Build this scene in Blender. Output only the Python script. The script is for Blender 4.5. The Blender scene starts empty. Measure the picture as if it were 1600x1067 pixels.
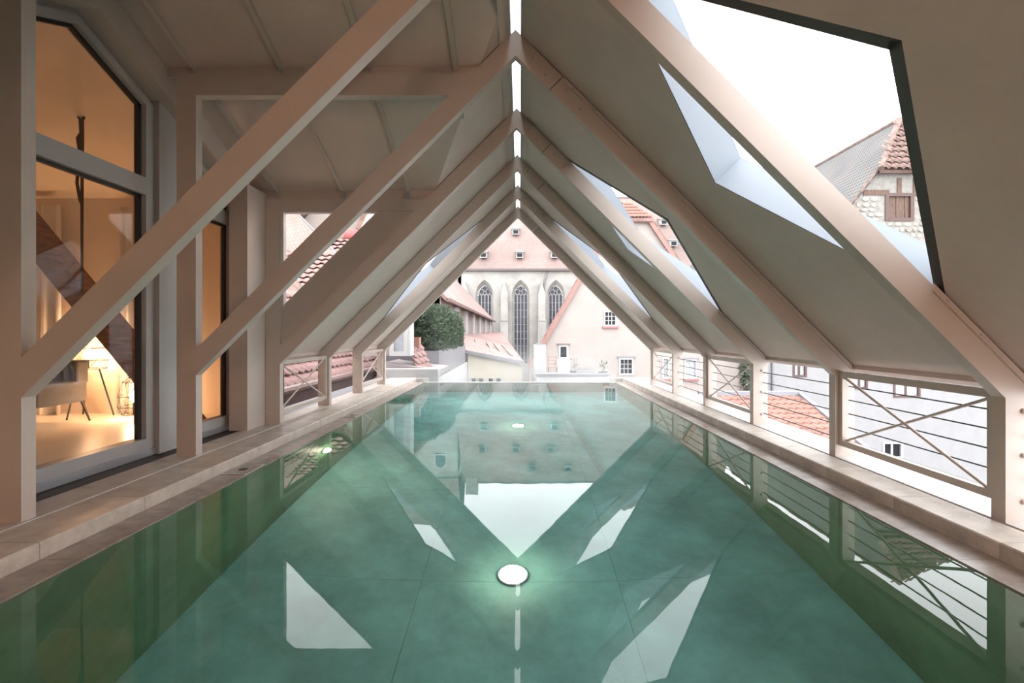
import bpy, bmesh, math, random
from mathutils import Vector, Matrix
from mathutils.geometry import tessellate_polygon
random.seed(7)
SC = bpy.context.scene
COL = SC.collection

# ------------------------------------------------------------------ camera
CAMZ = 0.98
FPX = 750.0
cam = bpy.data.cameras.new('camera')
cam.sensor_width = 36.0
cam.lens = FPX / 1600 * 36
cam.shift_x = -12 / 1600
cam.shift_y = -13.5 / 1600
cam.clip_start = 0.02
cam.clip_end = 500
camo = bpy.data.objects.new('camera', cam)
camo.location = (0, 0, CAMZ)
camo.rotation_euler = (math.pi / 2, 0, 0)
COL.objects.link(camo)
SC.camera = camo

# ------------------------------------------------------------------ sky, exposure
SKY = 6.6
w = bpy.data.worlds.new('overcast_sky')
w.use_nodes = True
bg = w.node_tree.nodes['Background']
bg.inputs[0].default_value = (0.955, 0.98, 1.0, 1)
bg.inputs[1].default_value = SKY
SC.world = w
SC.view_settings.view_transform = 'Standard'
SC.view_settings.look = 'None'
SC.view_settings.gamma = 1
SC.view_settings.exposure = 0.0
SC.view_settings.use_curve_mapping = False
cy = SC.cycles
cy.use_denoising = True
cy.max_bounces = 9
cy.diffuse_bounces = 4
cy.glossy_bounces = 4
cy.transmission_bounces = 8
cy.transparent_max_bounces = 12
cy.caustics_reflective = False
cy.caustics_refractive = True
cy.blur_glossy = 1.0
cy.sample_clamp_indirect = 6.0

# ------------------------------------------------------------------ materials
MATS = {}
def mat(name, col, rough=0.6, metal=0.0, var=0.0, scale=5.0, bump=0.0, bscale=None, col2=None, spec=0.5, stretch=None, detail=4.0):
    if name in MATS:
        return MATS[name]
    m = bpy.data.materials.new(name)
    m.use_nodes = True
    nt = m.node_tree
    b = nt.nodes['Principled BSDF']
    b.inputs['Base Color'].default_value = (*col, 1)
    b.inputs['Roughness'].default_value = rough
    b.inputs['Metallic'].default_value = metal
    b.inputs['Specular IOR Level'].default_value = spec
    tc = nt.nodes.new('ShaderNodeTexCoord')
    src = tc.outputs['Object']
    if stretch:
        mp = nt.nodes.new('ShaderNodeMapping')
        mp.inputs['Scale'].default_value = stretch
        nt.links.new(src, mp.inputs[0]); src = mp.outputs[0]
    if var > 0 or col2:
        n = nt.nodes.new('ShaderNodeTexNoise')
        n.inputs['Scale'].default_value = scale
        n.inputs['Detail'].default_value = detail
        n.inputs['Roughness'].default_value = 0.65
        nt.links.new(src, n.inputs['Vector'])
        r = nt.nodes.new('ShaderNodeValToRGB')
        c1 = tuple(max(0, c * (1 - var)) for c in col)
        c2 = col2 if col2 else tuple(min(1, c * (1 + var)) for c in col)
        r.color_ramp.elements[0].position = 0.3
        r.color_ramp.elements[1].position = 0.7
        r.color_ramp.elements[0].color = (*c1, 1)
        r.color_ramp.elements[1].color = (*c2, 1)
        nt.links.new(n.outputs['Fac'], r.inputs[0])
        nt.links.new(r.outputs[0], b.inputs['Base Color'])
    if bump > 0:
        n2 = nt.nodes.new('ShaderNodeTexNoise')
        n2.inputs['Scale'].default_value = bscale or scale
        n2.inputs['Detail'].default_value = 5
        nt.links.new(src, n2.inputs['Vector'])
        bp = nt.nodes.new('ShaderNodeBump')
        bp.inputs['Strength'].default_value = bump
        bp.inputs['Distance'].default_value = 0.02
        nt.links.new(n2.outputs['Fac'], bp.inputs['Height'])
        nt.links.new(bp.outputs[0], b.inputs['Normal'])
    MATS[name] = m
    return m

def emis(name, col, strength):
    if name in MATS: return MATS[name]
    m = bpy.data.materials.new(name); m.use_nodes = True
    nt = m.node_tree
    nt.nodes.remove(nt.nodes['Principled BSDF'])
    e = nt.nodes.new('ShaderNodeEmission')
    e.inputs[0].default_value = (*col, 1); e.inputs[1].default_value = strength
    nt.links.new(e.outputs[0], nt.nodes['Material Output'].inputs[0])
    MATS[name] = m
    return m

def glass(name, tint=(1, 1, 1), ior=1.5, rough=0.0):
    if name in MATS: return MATS[name]
    m = bpy.data.materials.new(name); m.use_nodes = True
    nt = m.node_tree
    nt.nodes.remove(nt.nodes['Principled BSDF'])
    t = nt.nodes.new('ShaderNodeBsdfTransparent'); t.inputs[0].default_value = (*tint, 1)
    g = nt.nodes.new('ShaderNodeBsdfGlossy'); g.inputs['Roughness'].default_value = rough
    ge = nt.nodes.new('ShaderNodeNewGeometry')
    dt = nt.nodes.new('ShaderNodeVectorMath'); dt.operation = 'DOT_PRODUCT'
    nt.links.new(ge.outputs['Incoming'], dt.inputs[0]); nt.links.new(ge.outputs['Normal'], dt.inputs[1])
    def math_(op, x, y=None):
        n = nt.nodes.new('ShaderNodeMath'); n.operation = op
        for i, q in enumerate((x, y)):
            if q is None: continue
            if isinstance(q, (int, float)): n.inputs[i].default_value = q
            else: nt.links.new(q, n.inputs[i])
        return n.outputs[0]
    f0 = ((ior - 1) / (ior + 1)) ** 2
    c = math_('SUBTRACT', 1.0, math_('ABSOLUTE', dt.outputs['Value']))
    fr_ = math_('ADD', math_('MULTIPLY', math_('POWER', c, 5.0), 1 - f0), f0)
    mx = nt.nodes.new('ShaderNodeMixShader')
    nt.links.new(fr_, mx.inputs[0]); nt.links.new(t.outputs[0], mx.inputs[1]); nt.links.new(g.outputs[0], mx.inputs[2])
    nt.links.new(mx.outputs[0], nt.nodes['Material Output'].inputs[0])
    MATS[name] = m
    return m

def water_mat():
    m = bpy.data.materials.new('pool_water'); m.use_nodes = True
    nt = m.node_tree
    nt.nodes.remove(nt.nodes['Principled BSDF'])
    t = nt.nodes.new('ShaderNodeBsdfRefraction')
    t.inputs['Color'].default_value = (0.87, 0.97, 0.97, 1)
    t.inputs['IOR'].default_value = 1.333
    t.inputs['Roughness'].default_value = 0.0
    g = nt.nodes.new('ShaderNodeBsdfGlossy'); g.inputs['Roughness'].default_value = 0.0
    f = nt.nodes.new('ShaderNodeFresnel'); f.inputs[0].default_value = 1.333
    mx = nt.nodes.new('ShaderNodeMixShader')
    tc = nt.nodes.new('ShaderNodeTexCoord')
    n = nt.nodes.new('ShaderNodeTexNoise'); n.inputs['Scale'].default_value = 3.5; n.inputs['Detail'].default_value = 2
    bp = nt.nodes.new('ShaderNodeBump'); bp.inputs['Strength'].default_value = 0.014; bp.inputs['Distance'].default_value = 0.02
    nt.links.new(tc.outputs['Object'], n.inputs['Vector'])
    nt.links.new(n.outputs['Fac'], bp.inputs['Height'])
    for s in (t, g, f):
        nt.links.new(bp.outputs[0], s.inputs['Normal'])
    nt.links.new(f.outputs[0], mx.inputs[0]); nt.links.new(t.outputs[0], mx.inputs[1]); nt.links.new(g.outputs[0], mx.inputs[2])
    nt.links.new(mx.outputs[0], nt.nodes['Material Output'].inputs[0])
    return m

def tilemat(name, c1, c2, row, axis_scale, rough=0.75, mort=0.6):
    """far tiled roof: courses as fine relief lines (bands along object z) and blotchy colour"""
    if name in MATS: return MATS[name]
    m = bpy.data.materials.new(name); m.use_nodes = True
    nt = m.node_tree; b = nt.nodes['Principled BSDF']; b.inputs['Roughness'].default_value = rough
    tc = nt.nodes.new('ShaderNodeTexCoord')
    br = nt.nodes.new('ShaderNodeTexBrick')
    br.inputs['Color1'].default_value = (*c1, 1); br.inputs['Color2'].default_value = (*c2, 1)
    br.inputs['Mortar'].default_value = (c1[0] * mort, c1[1] * mort * .95, c1[2] * mort * .95, 1)
    br.inputs['Scale'].default_value = 1.0
    br.inputs['Mortar Size'].default_value = row * (0.05 if mort > .3 else .11)
    br.inputs['Brick Width'].default_value = row * 0.8
    br.inputs['Row Height'].default_value = row
    nt.links.new(tc.outputs['UV'], br.inputs['Vector'])
    n = nt.nodes.new('ShaderNodeTexNoise'); n.inputs['Scale'].default_value = axis_scale; n.inputs['Detail'].default_value = 5
    nt.links.new(tc.outputs['Object'], n.inputs['Vector'])
    mx = nt.nodes.new('ShaderNodeMix'); mx.data_type = 'RGBA'; mx.blend_type = 'OVERLAY'
    mx.inputs['Factor'].default_value = 0.6
    nt.links.new(br.outputs['Color'], mx.inputs[6]); nt.links.new(n.outputs['Fac'], mx.inputs[7])
    nt.links.new(mx.outputs[2], b.inputs['Base Color'])
    MATS[name] = m
    return m

M_STEEL = mat('taupe_paint', (0.48, 0.41, 0.37), 0.38, var=0.05, scale=3)
M_PANEL = mat('beige_roof_panel', (0.58, 0.465, 0.42), 0.55, var=0.06, scale=2.5)
M_TRIM = mat('white_metal_reveal', (0.22, 0.245, 0.285), 0.45, var=0.02)
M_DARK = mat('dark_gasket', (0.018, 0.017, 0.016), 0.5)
M_STONE = mat('travertine', (0.47, 0.41, 0.36), 0.42, var=0.22, scale=9, bump=0.08, bscale=40)
M_STONE2 = mat('travertine_wet_shaded', (0.27, 0.225, 0.195), 0.25, var=0.25, scale=8, bump=0.06, bscale=40)  # wet rim stone; shade along the right rim is put into its colour too
M_WHITESTONE = mat('pale_stone', (0.5, 0.48, 0.465), 0.5, var=0.08, scale=6)
M_POOL = mat('teal_pool_stone', (0.28, 0.57, 0.53), 0.5, var=0.34, scale=1.7, bump=0.1, bscale=14, detail=9)
M_POOLW = mat('green_pool_stone', (0.15, 0.30, 0.17), 0.5, var=0.25, scale=2.0, detail=8)
M_JOINT = mat('dark_joint', (0.2, 0.42, 0.38), 0.8)
M_FRAME = mat('grey_window_frame', (0.36, 0.345, 0.34), 0.4, var=0.03)
M_ALU = mat('brushed_aluminium', (0.55, 0.56, 0.6), 0.3, metal=0.8)
M_BLACK = mat('black_metal', (0.02, 0.018, 0.017), 0.4)
M_GRATE = mat('dark_channel', (0.03, 0.024, 0.022), 0.6, var=0.3, scale=30)
M_GLASS = glass('clear_glass', (0.97, 0.97, 0.96), 1.5)
def clear_glass(name, tint):
    m = bpy.data.materials.new(name); m.use_nodes = True
    nt = m.node_tree; nt.nodes.remove(nt.nodes['Principled BSDF'])
    t = nt.nodes.new('ShaderNodeBsdfTransparent'); t.inputs[0].default_value = (*tint, 1)
    nt.links.new(t.outputs[0], nt.nodes['Material Output'].inputs[0])
    return m
M_SKYGLASS = clear_glass('skylight_glass', (0.975, 0.98, 0.98))     # anti-reflective
M_WATER = water_mat()
M_ROOMW = mat('cream_plaster', (0.72, 0.60, 0.47), 0.8, var=0.04, scale=2)
M_ROOMF = mat('pale_room_floor', (0.80, 0.72, 0.60), 0.35, var=0.05, scale=3)
M_TIMBER = mat('old_dark_timber', (0.2, 0.09, 0.045), 0.75, var=0.5, scale=6, bump=0.35, bscale=14, stretch=(1, 1, 6))
M_SOFA = mat('grey_upholstery', (0.10, 0.095, 0.092), 0.9, var=0.2, scale=60, bump=0.15, bscale=150)
M_CURT = mat('white_curtain', (0.80, 0.74, 0.65), 0.9, var=0.03)
M_ROPE = mat('dark_rope', (0.06, 0.035, 0.02), 0.9)
M_BULB = emis('warm_bulb', (1.0, 0.58, 0.32), 380.0)
M_POOLLAMP = emis('pool_lamp_lens', (1.0, 0.86, 0.62), 150.0)
M_WALLLAMP = emis('warm_lamp_glass', (1.0, 0.67, 0.50), 130.0)

M_PINK = mat('pink_plaster', (0.285, 0.245, 0.228), 0.85, var=0.06, scale=1.2)
M_WHITE = mat('white_plaster', (0.32, 0.315, 0.32), 0.85, var=0.05, scale=1.5)
M_GREYW = mat('grey_white_plaster', (0.225, 0.22, 0.226), 0.85, var=0.06, scale=1.5)
M_YELLOW = mat('cream_yellow_plaster', (0.43, 0.38, 0.30), 0.85, var=0.05, scale=1.5)
M_CHURCH = mat('church_stone', (0.30, 0.28, 0.262), 0.9, var=0.22, scale=0.55, detail=8, bump=0.2, bscale=3)
M_RUBBLE = mat('rubble_masonry', (0.30, 0.26, 0.22), 0.95, var=0.4, scale=3.2, bump=0.8, bscale=7, col2=(0.38, 0.34, 0.3))
M_MASON = mat('mortar', (0.2, 0.185, 0.17), 0.95, var=0.25, scale=4)
M_VERGE = mat('redbrown_paint', (0.23, 0.125, 0.105), 0.7, var=0.1)
M_SILL = mat('red_sill', (0.32, 0.10, 0.10), 0.7)
M_TILE = mat('pink_clay_tile', (0.275, 0.16, 0.147), 0.75, var=0.25, scale=2.6)
M_TILE2 = mat('orange_clay_tile', (0.235, 0.115, 0.09), 0.75, var=0.22, scale=2.0)
M_TILE3 = mat('weathered_clay_tile', (0.16, 0.10, 0.085), 0.85, var=0.45, scale=3.0)
M_ZINC = mat('zinc_sheet', (0.17, 0.165, 0.185), 0.45, metal=0.2, var=0.1, scale=2)
M_COPPER = mat('brown_flashing', (0.15, 0.095, 0.085), 0.5, var=0.15)
M_WINDARK = mat('window_glass_dark', (0.018, 0.018, 0.022), 0.1, spec=0.12)
M_WINGREY = mat('leaded_glass', (0.06, 0.065, 0.09), 0.2, var=0.3, scale=2, spec=0.15)
M_WINWHITE = mat('white_window_paint', (0.37, 0.37, 0.37), 0.5)
M_WINBROWN = mat('brown_window_paint', (0.07, 0.035, 0.03), 0.6)
M_NETS = mat('net_curtain', (0.32, 0.33, 0.36), 0.9, var=0.12, scale=6)
M_OLDWOOD = mat('weathered_shutter', (0.10, 0.06, 0.045), 0.85, var=0.5, scale=8, stretch=(4, 1, 0.6))
M_HEDGE = mat('hedge_leaf', (0.035, 0.052, 0.028), 0.8, var=0.5, scale=6)
M_HEDGE2 = mat('hedge_core', (0.015, 0.022, 0.012), 0.9)
M_CHROOF = tilemat('church_roof_tile', (0.205, 0.145, 0.13), (0.18, 0.125, 0.112), 0.33, 0.12)
M_LONGROOF = tilemat('long_roof_tile', (0.235, 0.14, 0.125), (0.2, 0.115, 0.1), 0.33, 0.3)
M_GREYROOF = tilemat('grey_green_roof', (0.085, 0.09, 0.088), (0.115, 0.085, 0.08), 0.3, 0.4, mort=0.2)
M_GROUND = mat('town_ground', (0.22, 0.21, 0.2), 0.9, var=0.15, scale=0.4)
M_POT = mat('grey_pot', (0.12, 0.125, 0.14), 0.7)
M_PLANT = mat('plant_leaf', (0.09, 0.11, 0.07), 0.8, var=0.3, scale=10)
M_RUST = mat('rusty_iron', (0.26, 0.16, 0.13), 0.8)
M_AWNING = mat('red_awning', (0.34, 0.09, 0.09), 0.8)

# ------------------------------------------------------------------ helpers
def link(o, parent=None):
    COL.objects.link(o)
    if parent is not None:
        o.parent = parent
    return o

def mesh(name, verts, faces, m, parent=None, smooth=False, uvs=None):
    me = bpy.data.meshes.new(name)
    me.from_pydata([tuple(v) for v in verts], [], faces)
    bm = bmesh.new(); bm.from_mesh(me)
    bmesh.ops.recalc_face_normals(bm, faces=bm.faces)
    bm.to_mesh(me); bm.free()
    if smooth:
        for p in me.polygons: p.use_smooth = True
    if m: me.materials.append(m)
    o = bpy.data.objects.new(name, me)
    return link(o, parent)

def empty(name, loc=(0, 0, 0)):
    o = bpy.data.objects.new(name, None)
    o.empty_display_size = 0.1
    o.location = loc
    return link(o)

def tag(o, label, cat=None, group=None, kind=None):
    o['label'] = label
    if cat: o['category'] = cat
    if group: o['group'] = group
    if kind: o['kind'] = kind
    return o

class MB:
    def __init__(s): s.v = []; s.f = []
    def add(s, verts, faces):
        n = len(s.v); s.v += [tuple(v) for v in verts]; s.f += [tuple(i + n for i in f) for f in faces]
        return s
    def box(s, x0, x1, y0, y1, z0, z1):
        v = [(x, y, z) for z in (z0, z1) for y in (y0, y1) for x in (x0, x1)]
        return s.add(v, [(0, 1, 3, 2), (4, 6, 7, 5), (0, 4, 5, 1), (1, 5, 7, 3), (3, 7, 6, 2), (2, 6, 4, 0)])
    def prism(s, loop, off):
        """loop of 3-D points extruded by vector off"""
        n = len(loop); off = Vector(off)
        v = [Vector(p) for p in loop] + [Vector(p) + off for p in loop]
        return s.add(v, [tuple(range(n)), tuple(range(2 * n - 1, n - 1, -1))] + [(i, (i + 1) % n, (i + 1) % n + n, i + n) for i in range(n)])
    def bar(s, a, b, w_, h_=None, up=(0, 0, 1)):
        a = Vector(a); b = Vector(b); d = (b - a).normalized(); h_ = h_ or w_
        u = Vector(up)
        if abs(d.dot(u)) > 0.98: u = Vector((0, 1, 0))
        sd = d.cross(u).normalized(); u = sd.cross(d).normalized()
        lp = [a + sd * w_ / 2 + u * h_ / 2, a - sd * w_ / 2 + u * h_ / 2, a - sd * w_ / 2 - u * h_ / 2, a + sd * w_ / 2 - u * h_ / 2]
        return s.prism(lp, b - a)
    def tube(s, pts, r, n=8, closed=False):
        pts = [Vector(p) for p in pts]; rings = []
        for i, p in enumerate(pts):
            if closed: d = pts[(i + 1) % len(pts)] - pts[i - 1]
            else: d = pts[min(i + 1, len(pts) - 1)] - pts[max(i - 1, 0)]
            d.normalize(); u = Vector((0, 0, 1)) if abs(d.z) < 0.9 else Vector((1, 0, 0))
            a = d.cross(u).normalized(); b = d.cross(a).normalized()
            rr = r[i] if isinstance(r, (list, tuple)) else r
            rings.append([p + a * math.cos(t * 2 * math.pi / n) * rr + b * math.sin(t * 2 * math.pi / n) * rr for t in range(n)])
        v = [q for g in rings for q in g]; f = []
        m_ = len(pts)
        for i in range(m_ if closed else m_ - 1):
            j = (i + 1) % m_
            for t in range(n):
                f.append((i * n + t, i * n + (t + 1) % n, j * n + (t + 1) % n, j * n + t))
        if not closed:
            f += [tuple(range(n)), tuple(range((m_ - 1) * n, m_ * n))]
        return s.add(v, f)
    def cyl(s, a, b, r, n=12, r2=None):
        return s.tube([a, b], [r, r2 if r2 is not None else r], n)
    def lathe(s, prof, c, n=16):
        v = []; f = []
        for (r, z) in prof:
            for t in range(n):
                v.append((c[0] + r * math.cos(2 * math.pi * t / n), c[1] + r * math.sin(2 * math.pi * t / n), c[2] + z))
        for i in range(len(prof) - 1):
            for t in range(n):
                f.append((i * n + t, i * n + (t + 1) % n, (i + 1) * n + (t + 1) % n, (i + 1) * n + t))
        f += [tuple(range(n)), tuple(range((len(prof) - 1) * n, len(prof) * n))]
        return s.add(v, f)
    def build(s, name, m, parent=None, smooth=False):
        return mesh(name, s.v, s.f, m, parent, smooth)

def box(name, m, parent, *a):
    return MB().box(*a).build(name, m, parent)

def px(x, y, Y):
    return Vector(((x - 812) * Y / FPX, Y, CAMZ + (520 - y) * Y / FPX))

def copies(src, parent, locs, rot=None):
    """copies of a piece sharing its mesh data"""
    out = []
    for l in locs:
        c = src.copy(); COL.objects.link(c); c.parent = parent; c.location = l
        if rot is not None: c.rotation_euler = rot
        out.append(c)
    return out

def wall_holes(name, outer, holes, to3, back, m, parent=None):
    """wall sheet from a 2-D outline with holes; reveals run back by vector back"""
    loops = [outer] + holes
    flat = [p for l in loops for p in l]
    tris = tessellate_polygon([[Vector((p[0], p[1], 0)) for p in l] for l in loops])
    back = Vector(back)
    v = [Vector(to3(*p)) for p in flat]; n = len(v)
    v += [p + back for p in v]
    f = [tuple(t) for t in tris] + [tuple(i + n for i in reversed(t)) for t in tris]
    k = 0
    for l in loops:
        c = len(l)
        for i in range(c):
            f.append((k + i, k + (i + 1) % c, k + (i + 1) % c + n, k + i + n))
        k += c
    return mesh(name, v, f, m, parent)

def uvquad(name, p, m, parent, thick=0.12, usize=None):
    """roof plane with metre UVs: p = eave a, eave b, top b, top a; has real thickness"""
    p = [Vector(q) for q in p]
    nrm = (p[1] - p[0]).cross(p[3] - p[0]).normalized()
    if nrm.z < 0: nrm = -nrm
    lo = [q - nrm * thick for q in p]
    me = bpy.data.meshes.new(name)
    n = len(p)
    me.from_pydata([tuple(q) for q in p + lo], [], [tuple(range(n)), tuple(range(2 * n - 1, n - 1, -1))] + [(i, i + n, (i + 1) % n + n, (i + 1) % n) for i in range(n)])
    uv = me.uv_layers.new(name='UVMap')
    U = (p[1] - p[0]).normalized(); V = nrm.cross(U).normalized()
    for lp in me.loops:
        c = me.vertices[lp.vertex_index].co - p[0]
        uv.data[lp.index].uv = (c.dot(U), c.dot(V))
    me.materials.append(m)
    o = bpy.data.objects.new(name, me)
    return link(o, parent)

# ================================================================== THE POOL HALL
RX = -0.03                      # ridge line
FR = [2.27 + 1.225 * i for i in range(6)]     # portal frames (front faces)
FD = 0.07                       # depth of a frame member
XR, XL = 2.296, -2.36           # inner post faces
PW = 0.14
LEDGE = 0.08
YB, YF = -2.0, 9.42             # pool end behind the camera, infinity edge

# --- pool basin
fl = empty('floor', (0, 0, -1.33))
tag(fl, 'teal marbled stone slabs on the bottom of the pool', 'pool floor', kind='structure')
box('bed', M_JOINT, fl, -1.88, 1.88, YB, YF, -0.12, -0.012)
cols, rows = 3, 9
sw, sl = 3.76 / cols, (YF - YB) / rows
proto = MB().box(0.001, sw - 0.001, 0.001, sl - 0.001, -0.012, 0).build('floor_slab', M_POOL, fl)
proto.location = (-1.88, YB, 0)
copies(proto, fl, [(-1.88 + c * sw, YB + r * sl, 0) for c in range(cols) for r in range(rows) if (c, r) != (0, 0)])

def pool_wall(name, label, x0, x1, y0, y1, z1=0.0):
    o = box(name, M_POOLW, None, x0, x1, y0, y1, -1.45, z1)
    return tag(o, label, 'pool wall', kind='structure')
pool_wall('wall_pool_left', 'green stone side wall of the pool below the glazed doors', -2.03, -1.88, YB, YF, -0.022)
pool_wall('wall_pool_right', 'green stone side wall of the pool below the railings', 1.88, 2.03, YB, YF, -0.022)
pool_wall('wall_pool_near', 'green stone end wall of the pool at the near end', -2.03, 2.03, YB - 0.12, YB, -0.022)
o = box('wall_pool_far', M_POOLW, None, -1.88, 1.88, YF, YF + 0.1, -1.45, -0.012)
tag(o, 'low overflow wall at the far infinity edge of the pool', 'pool wall', kind='structure')
o = MB().box(-1.88, 1.88, YF + 0.005, YF + 0.07, -0.012, 0.012).build('trim_1', M_WHITESTONE)
tag(o, 'thin white rim along the far infinity edge of the pool', 'pool rim', kind='structure')

wv = [(-1.88, YB, 0), (1.88, YB, 0), (1.88, YF + 0.004, 0), (-1.88, YF + 0.004, 0)]
me = bpy.data.meshes.new('pool_water'); me.from_pydata(wv, [], [(0, 1, 2, 3)]); me.materials.append(M_WATER)
o = link(bpy.data.objects.new('pool_water', me))
tag(o, 'calm clear turquoise water filling the long pool', 'water', kind='stuff')

# --- copings, left and right: stones side by side
def coping(name, label, sgn):
    g = empty(name, (0, 0, 0))
    tag(g, label, 'coping', kind='structure')
    L = 0.58
    n = int((9.3 - YB) / L) + 1
    a, b = 1.88, 2.06
    c, d = (2.34, 2.57) if sgn < 0 else (2.276, 2.276)
    def bx(x0, x1, z0, z1, nm, m, chamfer=0.0):
        xs = sorted((sgn * x0, sgn * x1))
        mb = MB()
        if chamfer:
            xi, xo = sgn * x0, sgn * x1
            lp = [(xi, 0.0015, z0), (xi, 0.0015, z1 - chamfer), (xi + sgn * chamfer, 0.0015, z1), (xo, 0.0015, z1), (xo, 0.0015, z0)]
            mb.prism(lp, (0, L - 0.003, 0))
        else:
            mb.box(xs[0], xs[1], 0.0015, L - 0.0015, z0, z1)
        p = mb.build(nm, m, g)
        p.location = (0, YB, 0)
        copies(p, g, [(0, YB + i * L, 0) for i in range(1, n)])
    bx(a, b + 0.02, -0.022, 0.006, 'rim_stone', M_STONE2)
    bx(b, c, -0.02, LEDGE, 'coping_stone', M_STONE, 0.006)
    ye = YB + n * L
    if sgn < 0:
        box('edge_strip', M_WHITESTONE, g, -2.36, -2.34, YB, ye, 0.0, LEDGE + 0.004)
        bx(2.36, 2.57, 0.0, LEDGE, 'deck_stone', M_STONE)
        box('outer_sill', M_ZINC, g, -2.86, -2.57, 4.86, ye, -0.3, LEDGE - 0.002)
        box('channel', M_GRATE, g, -2.735, -2.57, YB, 4.5, 0.0, LEDGE - 0.006)
    else:
        box('slot', M_DARK, g, 2.276, 2.300, YB, ye, 0.0, LEDGE - 0.03)
        box('outer_sill', M_WHITESTONE, g, 2.30, 2.62, YB, ye, -0.3, LEDGE)
    # end block with the overflow niche
    xs = sorted((sgn * 1.82, sgn * (2.62 if sgn > 0 else 2.86)))
    box('end_block', M_WHITESTONE, g, xs[0], xs[1], ye, ye + 0.12, -0.3, LEDGE)
    xs = sorted((sgn * 1.92, sgn * 2.08))
    box('overflow_niche', M_FRAME, g, xs[0], xs[1], ye - 0.006, ye, 0.012, LEDGE - 0.02)
    return g
coping('trim_2', 'beige travertine coping along the left side of the pool', -1)
coping('trim_3', 'beige travertine coping along the right side of the pool', 1)

# skimmer lids on the left rim
def skimmer(Y, label):
    t = empty('skimmer_lid', (-1.97, Y, 0.006))
    tag(t, label, 'drain lid', 'skimmer lids on the left pool rim')
    mb = MB(); 
    for (x0, x1, y0, y1) in ((-.085, -.072, -.13, .13), (.072, .085, -.13, .13), (-.072, .072, -.13, -.117), (-.072, .072, .117, .13)):
        mb.box(x0, x1, y0, y1, 0, 0.004)
    mb.build('frame', M_FRAME, t)
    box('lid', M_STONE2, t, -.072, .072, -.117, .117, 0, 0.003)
    MB().lathe([(0.03, 0.003), (0.03, 0.0045), (0.022, 0.005)], (0, 0, 0), 16).build('finger_hole', M_GRATE, t)
skimmer(3.42, 'square stone skimmer lid on the left rim, the nearer one')
skimmer(5.65, 'square stone skimmer lid on the left rim, the farther one')

# underwater lamps
def pool_lamp(loc, normal, r, label):
    t = empty('pool_lamp', loc)
    tag(t, label, 'pool lamp', 'round underwater lamps')
    q = Vector(normal).to_track_quat('Z', 'Y')
    t.rotation_mode = 'QUATERNION'; t.rotation_quaternion = q
    MB().lathe([(r * 1.22, 0), (r * 1.22, 0.006), (r * 1.15, 0.012), (r * 1.0, 0.012), (r, 0.004)], (0, 0, 0), 28).build('ring', M_ALU, t)
    MB().lathe([(r * 0.98, 0.008), (r * 0.98, 0.02), (r * 0.8, 0.04), (r * 0.45, 0.055), (0.001, 0.06)], (0, 0, 0), 28).build('lens', M_POOLLAMP, t, True)
pool_lamp((-0.045, 3.14, -1.33), (0, 0, 1), 0.085, 'big round lit lamp on the pool floor nearest the camera')
pool_lamp((-0.02, 6.5, -1.33), (0, 0, 1), 0.075, 'round lit lamp on the pool floor towards the far edge')
pool_lamp((-1.88, 4.62, -0.62), (1, 0, 0), 0.06, 'small lit lamp in the left wall under the water')

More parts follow.
